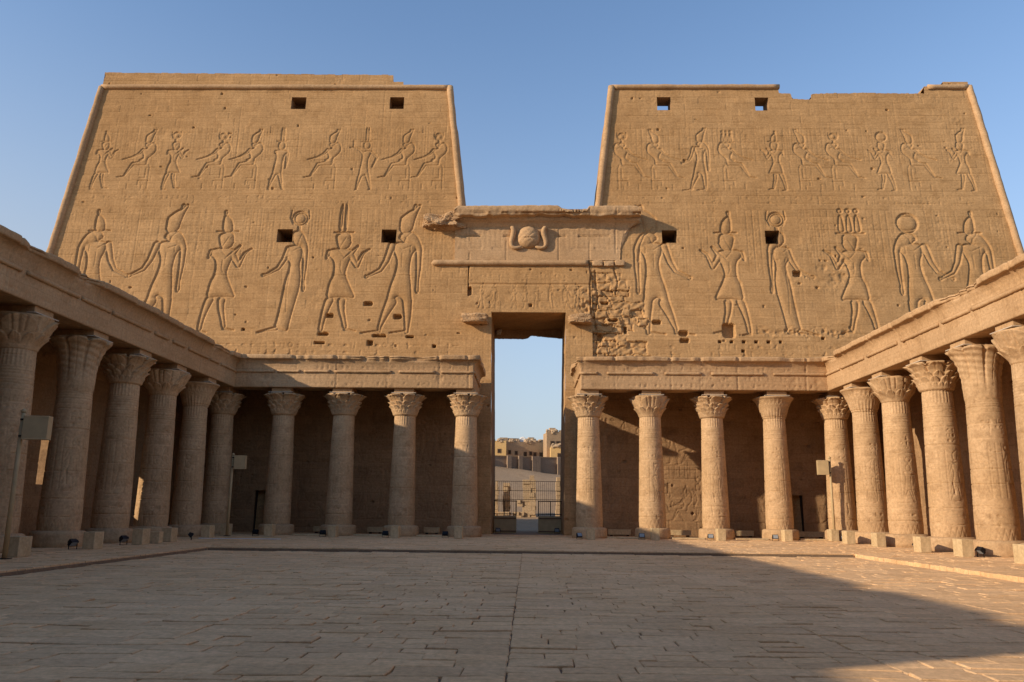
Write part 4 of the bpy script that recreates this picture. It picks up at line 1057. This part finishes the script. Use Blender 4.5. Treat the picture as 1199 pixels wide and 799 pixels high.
def column(x, y, kind, sseed, cseed, rz, label, group):
    C = empty('stone_column', (x, y, .12), label, 'column', group, rz)
    # base drum
    key = ('base', sseed % 3)
    if key in _cp: o = _cp[key].copy(); COL.objects.link(o); o.parent = C
    else:
        nth = 96; Z = np.array([0, .02, .2, .4, .5, .55, .585, .60, .60])[:, None]; Rb = np.array([.98, 1.0, 1.0, .99, .98, .95, .88, .7, .4])[:, None]*np.ones((1, nth))
        Rb = Rb+.07*wrapnoise(9, nth, 14, sseed+50)-.16*np.clip(wrapnoise(9, nth, 20, sseed+51)*5-.8, 0, 1)*(Rb > .9)
        o = col_mesh(Rb, Z, nth, 'base', MT['column'], C); _cp[key] = o
    s = shaft(sseed, kind == 'palm', C); capital(kind, cseed, C)
    mb = MB(); mb.box(-.56, .56, -.80, .80, 7.99, 8.31)
    a = mb.build('abacus', MT['arch'], C, bevel=.02, world=False); a.rotation_euler = (0, 0, -rz+(math.pi/2 if abs(x) > 17 and y < 46 else 0))
    # thin pale slab laid on the capital
    r = random.Random(int(x*31+y*7)); mb = MB(); mb.box(-.70, .70, -.93, -.6, 8.03, 8.06)

    rot = {True: (-math.pi/2 if x > 0 else math.pi/2)}.get(abs(x) > 17 and y < 46, 0)
    p = mb.build('pale_slab', MT['pale'], C, world=False); p.rotation_euler = (0, 0, -rz+rot)
    return C
GF = 'columns of the front porticoes'; GS = 'columns of the side colonnades'
ordn = ['first', 'second', 'third', 'fourth']
for i, (x, k) in enumerate(zip((-3.62, -7.2, -10.78, -14.32), ('composite', 'composite', 'composite', 'composite'))):
    column(x, 47, k, 1+i % 3, i % 3, i*1.3, '%s column left of the gateway in the left front row, leafy capital' % ordn[i], GF)
kinds = ('composite', 'lobed', 'composite', 'papyrus')
desc = ('scalloped leafy capital beside the door jamb', 'large lobed capital', 'leafy tiered capital', 'flaring smooth bell capital')
for i, (x, k) in enumerate(zip((3.47, 7.03, 10.60, 14.17), kinds)):
    column(x, 47, k, 2+i % 3, 1+i % 3, i*1.1+.4, '%s column right of the gateway, %s' % (ordn[i], desc[i]), GF)
column(17.75, 47.2, 'composite', 3, 2, .6, 'far right corner column behind the sunlit pole, leafy capital', GS)
column(-17.9, 46.95, 'composite', 2, 0, 2.2, 'far left corner column in shade, leafy capital, beside the front row', GS)
LY = [43.0, 39.05, 35.2, 31.35, 27.45, 23.5, 19.6, 15.7, 11.8, 7.9, 4.0]
LK = ['papyrus', 'lobed', 'composite', 'palm', 'lobed', 'papyrus', 'composite', 'palm', 'composite', 'lobed', 'papyrus']
LD = ['second left side column from the far corner, fluted bell capital', 'third left side column from the far corner, sun patch near its foot', 'fourth left side column from the far corner, leafy capital',
      'fifth left side column from the far corner, palm capital', 'nearest left column, cut by the picture edge, behind the tall pole']
for i, (y, k) in enumerate(zip(LY, LK)):
    if i < 5: column(-17.9, y, k, 1+i % 3, i % 3, i*1.7, LD[i], GS)
RY = [43.4, 39.7, 35.6, 32.05, 28.8]
RK = ['papyrus', 'lobed', 'composite', 'palm', 'lobed']
RD = ['second right side column from the far corner, fluted bell capital', 'third right side column from the far corner, lobed capital', 'fourth right side column from the far corner, tiered leafy capital',
      'fifth right side column from the far corner, tall palm capital', 'nearest sunlit right column, cut by the picture edge']
for i, (y, k) in enumerate(zip(RY, RK)): column(17.9, y, k, 1+(i+1) % 3, (i+1) % 3, i*1.9+.7, RD[i], GS)
# columns outside the frame, towards the camera: they only shade the walls
for s, ys in ((-1, LY[5:]), (1, [24.9, 21.0, 17.1, 13.2, 9.3, 5.4])):
    for i, y in enumerate(ys): column(s*17.9, y, 'composite', 1+i % 3, i % 3, i, '%s side column outside the picture, number %d towards the hall' % ('left' if s < 0 else 'right', i+1), GS)

# ------------------------------------------------------------------ small things standing in the court
def lamp_block(x, y, label, w_=.42, d_=.62, h=.62, rz=0.):
    o = empty('cream_block', (x, y, .12), label, 'stone block', 'cream blocks standing before the columns', rz)
    r = random.Random(int(x*100+y)); mb = MB(); mb.box(-w_/2, w_/2, -d_/2, d_/2, 0, h+r.uniform(-.02, .02)); b = mb.build('block', MT['cream'], o, bevel=.015, world=False)
    mb = MB(); mb.box(-w_/2+.06, w_/2-.06, d_/2-.01, d_/2+.02, .1, h-.1); mb.build('back_grille', MT['iron'], o, world=False)
    return o
BL = [(-13.75, 44, 'before the fourth left front column'), (-10.35, 44, 'before the third left front column'), (-7.03, 44, 'before the second left front column'), (-3.67, 44, 'before the first left front column'),
      (3.33, 44.2, 'before the first right front column'), (6.78, 44.6, 'before the second right front column'), (10.33, 44.8, 'before the third right front column'), (13.85, 44.8, 'before the fourth right front column')]
for x, y, t in BL: lamp_block(x, y, 'upright cream stone block standing '+t)
BS = [(-15.5, 25.1, 'by the left tall pole, nearest of the left side'), (-15.75, 29.9, 'before the fifth left side column'), (-15.7, 33.5, 'before the fourth left side column'), (-15.8, 36.4, 'before the third left side column'),
      (-15.9, 41.0, 'before the second left side column'), (-16.3, 44.6, 'in the far left corner beside the thin pole'),
      (16.85, 46.3, 'in the far right corner beside the pole'), (16.2, 42.4, 'before the second right side column'), (16.35, 39.2, 'before the third right side column'), (16.1, 34.4, 'before the fourth right side column'), (16.1, 31.2, 'before the fifth right side column'), (15.95, 27.1, 'at the right picture edge')]
for x, y, t in BS: lamp_block(x, y, 'sunlit cream stone block standing '+t if x > 0 else 'shaded cream stone block standing '+t, rz=math.pi/2 if abs(x) < 0 else 0, w_=.42, d_=.66)
o = lamp_block(-15.75, 34.9, 'low brownish block beside the sun patch of the third left side column', .5, .4, .5)

def floodlight(x, y, z, rz, tilt, label):
    o = empty('floodlight', (x, y, z), label, 'floodlight', 'floodlights at the column feet', rz); o.scale = (.75,)*3
    mb = MB(); T = Matrix.Translation((0, 0, .30)) @ Matrix.Rotation(tilt, 4, 'X')
    mb.box(-.2, .2, -.07, .07, -.15, .15, T); mb.box(-.17, .17, .07, .15, -.12, .12, T)
    for k in range(5): mb.box(-.15+.07*k, -.13+.07*k, .15, .19, -.1, .1, T)
    h = mb.build('housing', MT['black'], o, bevel=.008, world=False)
    mb = MB(); mb.box(-.17, .17, -.076, -.071, -.12, .12, T); mb.build('lens', MT['glass'], o, world=False)
    mb = MB(); mb.box(-.235, -.215, -.02, .02, .02, .33); mb.box(.215, .235, -.02, .02, .02, .33); mb.box(-.235, .235, -.03, .03, 0, .02); mb.box(-.08, .08, -.1, .1, -.0, .012); mb.build('bracket', MT['black'], o, world=False)
    return o
PI = math.pi
FL = [(-16.05, 24.7, 1.1, .9, 'beside the nearest left block'), (-16.2, 29.4, 1.2, .8, 'beside the block before the fifth left side column'), (-16.2, 33.1, 1.2, .9, 'beside the block before the fourth left side column'),
      (-15.6, 38.3, 2.0, .6, 'before the third left side column'), (-16.5, 42.6, 2.2, .5, 'in the far left corner'), (-14.6, 44.3, 2.9, .4, 'left of the fourth left front column'),
      (-11.05, 44.6, 3.1, .3, 'left of the third left front column'), (-7.65, 44.5, 3.1, .3, 'left of the second left front column'), (-4.45, 44.7, 3.1, .4, 'left of the first left front column'),
      (2.75, 44.6, .5, -.5, 'with bright glass by the first right front column'), (6.15, 45.1, 0, -.2, 'facing the court left of the second right front column'), (9.85, 45.1, 0, -.15, 'facing the court left of the third right front column'), (13.35, 45.2, 0, -.15, 'facing the court left of the fourth right front column'),
      (17.3, 45.9, -.5, .4, 'between the two blocks in the far right corner'), (16.3, 35.3, -1.2, .9, 'behind the block before the fourth right side column'), (16.55, 30.9, -1.4, .9, 'beside the block before the fifth right side column'),
      (-1.95, 54.0, 3.1, .3, 'inside the gateway by its left jamb'), (1.9, 54.5, 3.0, .3, 'inside the gateway by its right jamb')]
for x, y, rz, t, l in FL: floodlight(x, y, .12, rz+PI if y > 46.5 else rz, t, 'small black floodlight '+l)

for x, y, w_, l in [(-9.3, 50.5, .95, 'between the third and second left front columns'), (-5.85, 50.5, .95, 'between the second and first left front columns'), (-12.6, 50.4, .9, 'between the fourth and third left columns'), (5.55, 50.6, 1.35, 'right of the first right front column'), (9.2, 50.6, 1.3, 'right of the second right front column'), (13.1, 50.6, 1.05, 'right of the third right front column'), (16.9, 50.0, 1.5, 'in the right corner behind the pole')]:
    o = empty('low_block', (x, y, .12), 'long low cream stone block on the floor '+l, 'stone block', 'low blocks by the back wall')
    mb = MB(); mb.box(-w_/2, w_/2, -.18, .18, .09, .40); mb.build('block', MT['cream'], o, bevel=.02, world=False)
    each([(-w_/2+.1, -w_/2+.25, -.14, .14, 0, .1), (w_/2-.25, w_/2-.1, -.14, .14, 0, .1)], 'foot', MT['iron'], o, world=False)
for x, y, l in [(-12.2, 46.0, 'between the fourth and third left front columns'), (-8.8, 46.2, 'between the third and second left front columns'), (-5.3, 46.2, 'between the second and first left front columns'), (5.3, 46.4, 'right of the first right front column'), (8.9, 46.4, 'right of the second right front column'), (12.4, 46.4, 'right of the third right front column'), (16.0, 46.6, 'beside the foot of the right pole')]:
    mb = MB(); mb.box(-.9, .9, -.16, .16, 0, .09); o = mb.build('stone_strip', MT['cream'], bevel=.02); o.location = (x, y, .12)
    tag(o, 'flat pale stone strip on the floor '+l, 'stone strip', 'flat strips between the front columns')
mb = MB(); mb.box(-2.0, 2.0, -.05, .05, 0, .03); o = mb.build('white_strip', MT['white']); o.location = (-14.0, 40.2, .125)
tag(o, 'thin white strip lying on the walkway in the far left corner', 'strip')

def pole(x, y, h, side, bw, bz0, bz1, label):
    o = empty('box_pole', (x, y, .12), label, 'pole', 'tall poles with a box')
    mb = MB(); mb.tube([(0, 0, 0), (0, 0, h)], [.075, .06], 14); mb.build('pole', MT['creampaint'], o, smooth=True, world=False)
    mb = MB(); mb.box(-.14, .14, -.14, .14, 0, .03); mb.build('foot_plate', MT['iron'], o, world=False)
    mb = MB(); mb.tube([(0, 0, h), (0, 0, h+.05), (0, 0, h+.12)], [.07, .09, .03], 12); mb.build('cap', MT['creampaint'], o, smooth=True, world=False)
    a, b = sorted((side*.10, side*(.10+bw)))
    T = Matrix.Rotation(.12*side, 4, 'Z'); mb = MB(); mb.box(a, b, -.18, .12, bz0, bz1, T); bx = mb.build('box', MT['creampaint'], o, bevel=.012, world=False)
    mb = MB(); mb.box(a+.0, b+.0, -.192, -.182, bz1-.035, bz1, T); mb.build('box_rim', MT['cream'], bx, world=False); mb = MB(); mb.box(a, b, -.192, -.182, bz0, bz0+.03, T); mb.build('box_rim', MT['cream'], bx, world=False)
    mb = MB(); c0, c1 = sorted((side*-.02, side*.12)); mb.box(c0, c1, -.09, .09, bz0+.08, bz0+.13); mb.build('bracket', MT['iron'], o, world=False); mb = MB(); mb.box(c0, c1, -.09, .09, bz1-.13, bz1-.08); mb.build('bracket', MT['iron'], o, world=False)
pole(-15.14, 23.92, 4.25, 1, .72, 3.45, 4.15, 'nearest tall cream pole with a square box, by the left picture edge')
pole(-15.95, 43.8, 4.25, 1, .62, 3.52, 4.24, 'thin cream pole with a box in the shaded far left corner')
pole(16.9, 46.2, 4.5, -1, .60, 3.6, 4.4, 'sunlit cream pole with a box in the far right corner')

# ------------------------------------------------------------------ fence inside the gateway
FN = empty('gate_barrier', (0, 55.5, .1), 'low barrier of tan boxes with an iron handrail inside the doorway', 'barrier')
for a, b in ((-2.28, -.78), (.68, 2.22)):
    m = MB(); m.box(a, b, 55.3, 55.9, .1, 1.22); m.build('tan_box', MT['creampaint'], FN, bevel=.02)
    each([(a+.02, b-.02, 55.25, 55.29, .2, .26), (a+.02, b-.02, 55.25, 55.29, 1.04, 1.1)], 'box_batten', MT['wood'], FN)
each([(x-.03, x+.03, 55.3, 55.36, 1.22, 2.18) for x in (-2.24, -1.6, -.8, .7, 1.5, 2.18)], 'post', MT['iron'], FN)
each([(-2.3, -.75, 55.29, 55.37, 2.16, 2.22), (.65, 2.24, 55.29, 55.37, 2.16, 2.22), (-2.3, -.75, 55.31, 55.35, 1.32, 1.37), (.65, 2.24, 55.31, 55.35, 1.32, 1.37)], 'rail', MT['iron'], FN)
FB = empty('iron_fence', (0, 62, .1), 'tall thin barred iron fence with open middle gate closing the outer doorway', 'fence')
m = MB()
for x in np.arange(-2.64, 2.66, .155):
    if not (-.85 < x < .75): m.box(x-.008, x+.008, 62-.008, 62+.008, .15, 3.7)
    else: m.box(x-.008, x+.008, 62-.008, 62+.008, 2.35, 3.7)
m.build('bars', MT['iron'], FB)
each([(-2.66, -.85, 61.98, 62.02, .2, .25), (.75, 2.66, 61.98, 62.02, .2, .25)]+[(-2.68, 2.68, 61.98, 62.02, z, z+.035) for z in (2.35, 3.0, 3.7)], 'rail', MT['iron'], FB)

# ------------------------------------------------------------------ outside the gate
def courses_box(mb, x0, x1, y0, y1, z0, z1, h=.3, j=.04, seed=0, brk=0.):
    r = random.Random(seed); z = z0
    while z < z1:
        x = x0+r.uniform(-j, j)
        while x < x1:
            w_ = r.uniform(.35, .8); xb = min(x+w_, x1+r.uniform(-j, j))
            if not (brk and z > z1-brk and r.random() < .45): mb.box(x, xb-.012, y0+r.uniform(-j, j), y1+r.uniform(-j, j), z, min(z+h, z1)-.012)
            x += w_
        z += h
P = empty('ruined_pillar', (.1, 80, 1.0), 'lone worn stone pillar standing beyond the gate in the middle of the doorway', 'ruined pillar')
m = MB(); courses_box(m, -.5, .75, 80, 81.2, .7, 4.9, .42, .06, 1, .6); m.build('shaft', MT['mud'], P, bevel=.03)
m = MB(); courses_box(m, -1.5, -.5, 79.7, 81.2, .7, 1.9, .35, .12, 2, .6); courses_box(m, -1.0, -.5, 79.9, 81.2, 1.9, 2.5, .3, .1, 3, .3); m.build('stepped_rubble', MT['mud'], P, bevel=.03)
P = empty('ruined_wall', (-2.9, 80, 1.0), 'sunlit remnant of ruined wall beyond the gate at the left of the doorway', 'ruined wall')
m = MB(); courses_box(m, -4.4, -2.9, 80, 81, .7, 4.3, .45, .05, 4, .5); m.build('taller_part', MT['mud'], P, bevel=.03)
m = MB(); courses_box(m, -2.5, -1.75, 81.5, 82.4, .7, 4.2, .45, .05, 5, .5); m.build('slab', MT['mud'], P, bevel=.03)
m = MB(); courses_box(m, -2.9, -1.6, 79.4, 80.2, .7, 1.4, .35, .08, 6, .3); m.build('low_stones', MT['mud'], P, bevel=.03)
P = empty('ruined_wall', (3.2, 80, 1.0), 'narrow strip of ruined wall beyond the gate against the right jamb', 'ruined wall')
m = MB(); courses_box(m, 2.7, 5.5, 80, 81, .7, 5.2, .45, .05, 7, .5); m.build('wall', MT['mud'], P, bevel=.03)

BW = empty('boundary_wall', (0, 102, 5), 'grey brown boundary wall with square pilasters at the top of the slope', 'boundary wall')
Tm = Matrix.Translation((0, 102, 0)) @ Matrix.Rotation(.36, 4, 'Z')
m = MB(); m.box(-40, 40, 0, .4, 3.0, 8.0, Tm); m.build('wall', MT['boundary'], BW)
for x in (-14, -9.6, -6.0, -2.6, -1.1, .7, 1.25, 4.1, 7.6, 11): m = MB(); m.box(x-.28, x+.28, -.35, .5, 3.0, 8.12, Tm); m.build('pilaster', MT['boundary'], BW, bevel=.03)
m = MB(); m.box(-40, 40, -.06, .46, 8.0, 8.1, Tm); m.build('coping', MT['render'], BW)

def house(x, y, z, w_, d_, h, rz, mat, label, wins, extra=None, seed=0):
    H = empty('house', (x, y, z), label, 'house', 'houses beyond the boundary wall', rz); r = random.Random(seed)
    m = MB(); m.box(-w_/2, w_/2, 0, d_, 0, h); m.box(-w_/2, w_/2, 0, .25, h, h+.45); m.box(-w_/2, -w_/2+.25, .26, d_, h, h+.35); m.build('walls', MT[mat], H, world=False)
    for (u, v, a, b) in wins:
        m = MB(); m.box(u-a/2-.08, u+a/2+.08, -.05, .02, v-.08, v+b+.08); f = m.build('window', MT['wood'], H, world=False)
        m = MB(); m.box(u-a/2, u+a/2, -.065, -.055, v, v+b); m.build('pane', MT['dark'], f, world=False)
    for k in range(6):
        m = MB(); u = r.uniform(-w_/2+.5, w_/2-.8); s = r.uniform(.5, 1.4); m.box(u, u+s, d_*.2, d_*.2+1, h+.01, h+.01+r.uniform(.4, 1.2)); m.build('rooftop_stack', MT['mud'], H, world=False)
    for k in range(int(w_*1.6)):
        u = r.uniform(-w_/2+.3, w_/2-.3); lump('roof_rubble', (u, r.uniform(.1, .6), h+.45+r.uniform(0, .15)), (r.uniform(.4, 1.1), .6, r.uniform(.3, .7)), MT['mud'], None, seed=k+seed*9, rough=.5, n=7).parent = H
    if extra: m = MB(); extra(m); m.build('roof_room', MT[mat], H, world=False)
    return H
house(-.5, 130, 7.5, 7.0, 9, 4.2, .30, 'render', 'long flat roofed sandy house with small dark windows, middle of the doorway view', [(-2.6, 2.7, .35, .5), (-1.5, 2.6, .35, .5), (.0, 2.3, .4, .7), (.9, 2.6, .35, .5), (1.6, 2.3, .4, .7), (2.6, 2.4, .45, .6)], lambda m: m.box(-2.9, -.6, 1.5, 4, 4.22, 5.3), 3)
house(-5.6, 128, 7.5, 4.2, 6, 4.2, .05, 'ochre', 'bright ochre house left of the long sandy house, seen past the left jamb', [(1.0, 2.8, .4, .5)], None, 4)
house(5.3, 127, 7.5, 5.0, 3.0, 5.5, .16, 'render', 'taller square brown house at the right of the doorway view', [(-1.6, 3.7, .5, .8), (-.7, 3.7, .5, .8), (1.0, 3.8, .6, .9)], None, 5)
house(4.6, 125, 7.5, 2.4, 1.6, 3.1, .05, 'ochre', 'small ochre lean-to in front of the taller square house', [(.1, 2.0, .4, .5)], None, 6)
house(2.5, 150, 8.5, 9, 6, 5.0, .2, 'mud', 'far brown house rising behind the roof of the long sandy house', [(-1, 3.6, .7, .7), (1.5, 3.7, .7, .6)], None, 7)
house(-12.5, 152, 8.5, 10, 6, 4.8, .2, 'mud', 'far brown house behind the ochre house', [(1, 3.5, .7, .7)], None, 8)
D = empty('satellite_dish', (-.9, 131.5, 11.75), 'small white satellite dish on the roof of the long sandy house', 'satellite dish')
th = np.linspace(0, 2*np.pi, 20, endpoint=False); mb = MB(); V = [(0, .12, .8)]; 
for rr_ in (.3, .55):
    for t in th: V.append((rr_*math.cos(t), .12-(rr_**2)*.45, .8+rr_*math.sin(t)))
F = [[0, 1+k, 1+(k+1) % 20] for k in range(20)]+[[1+k, 21+k, 21+(k+1) % 20, 1+(k+1) % 20] for k in range(20)]
mb.add(V, F); o = mb.build('dish', MT['white'], D, smooth=True, world=False); so_ = o.modifiers.new('thick', 'SOLIDIFY'); so_.thickness = .03
mb = MB(); mb.tube([(0, .15, 0), (0, .15, .8)], .04, 8); mb.tube([(0, .1, .35), (0, -.5, .75)], .02, 6); mb.build('mount', MT['iron'], D, world=False)
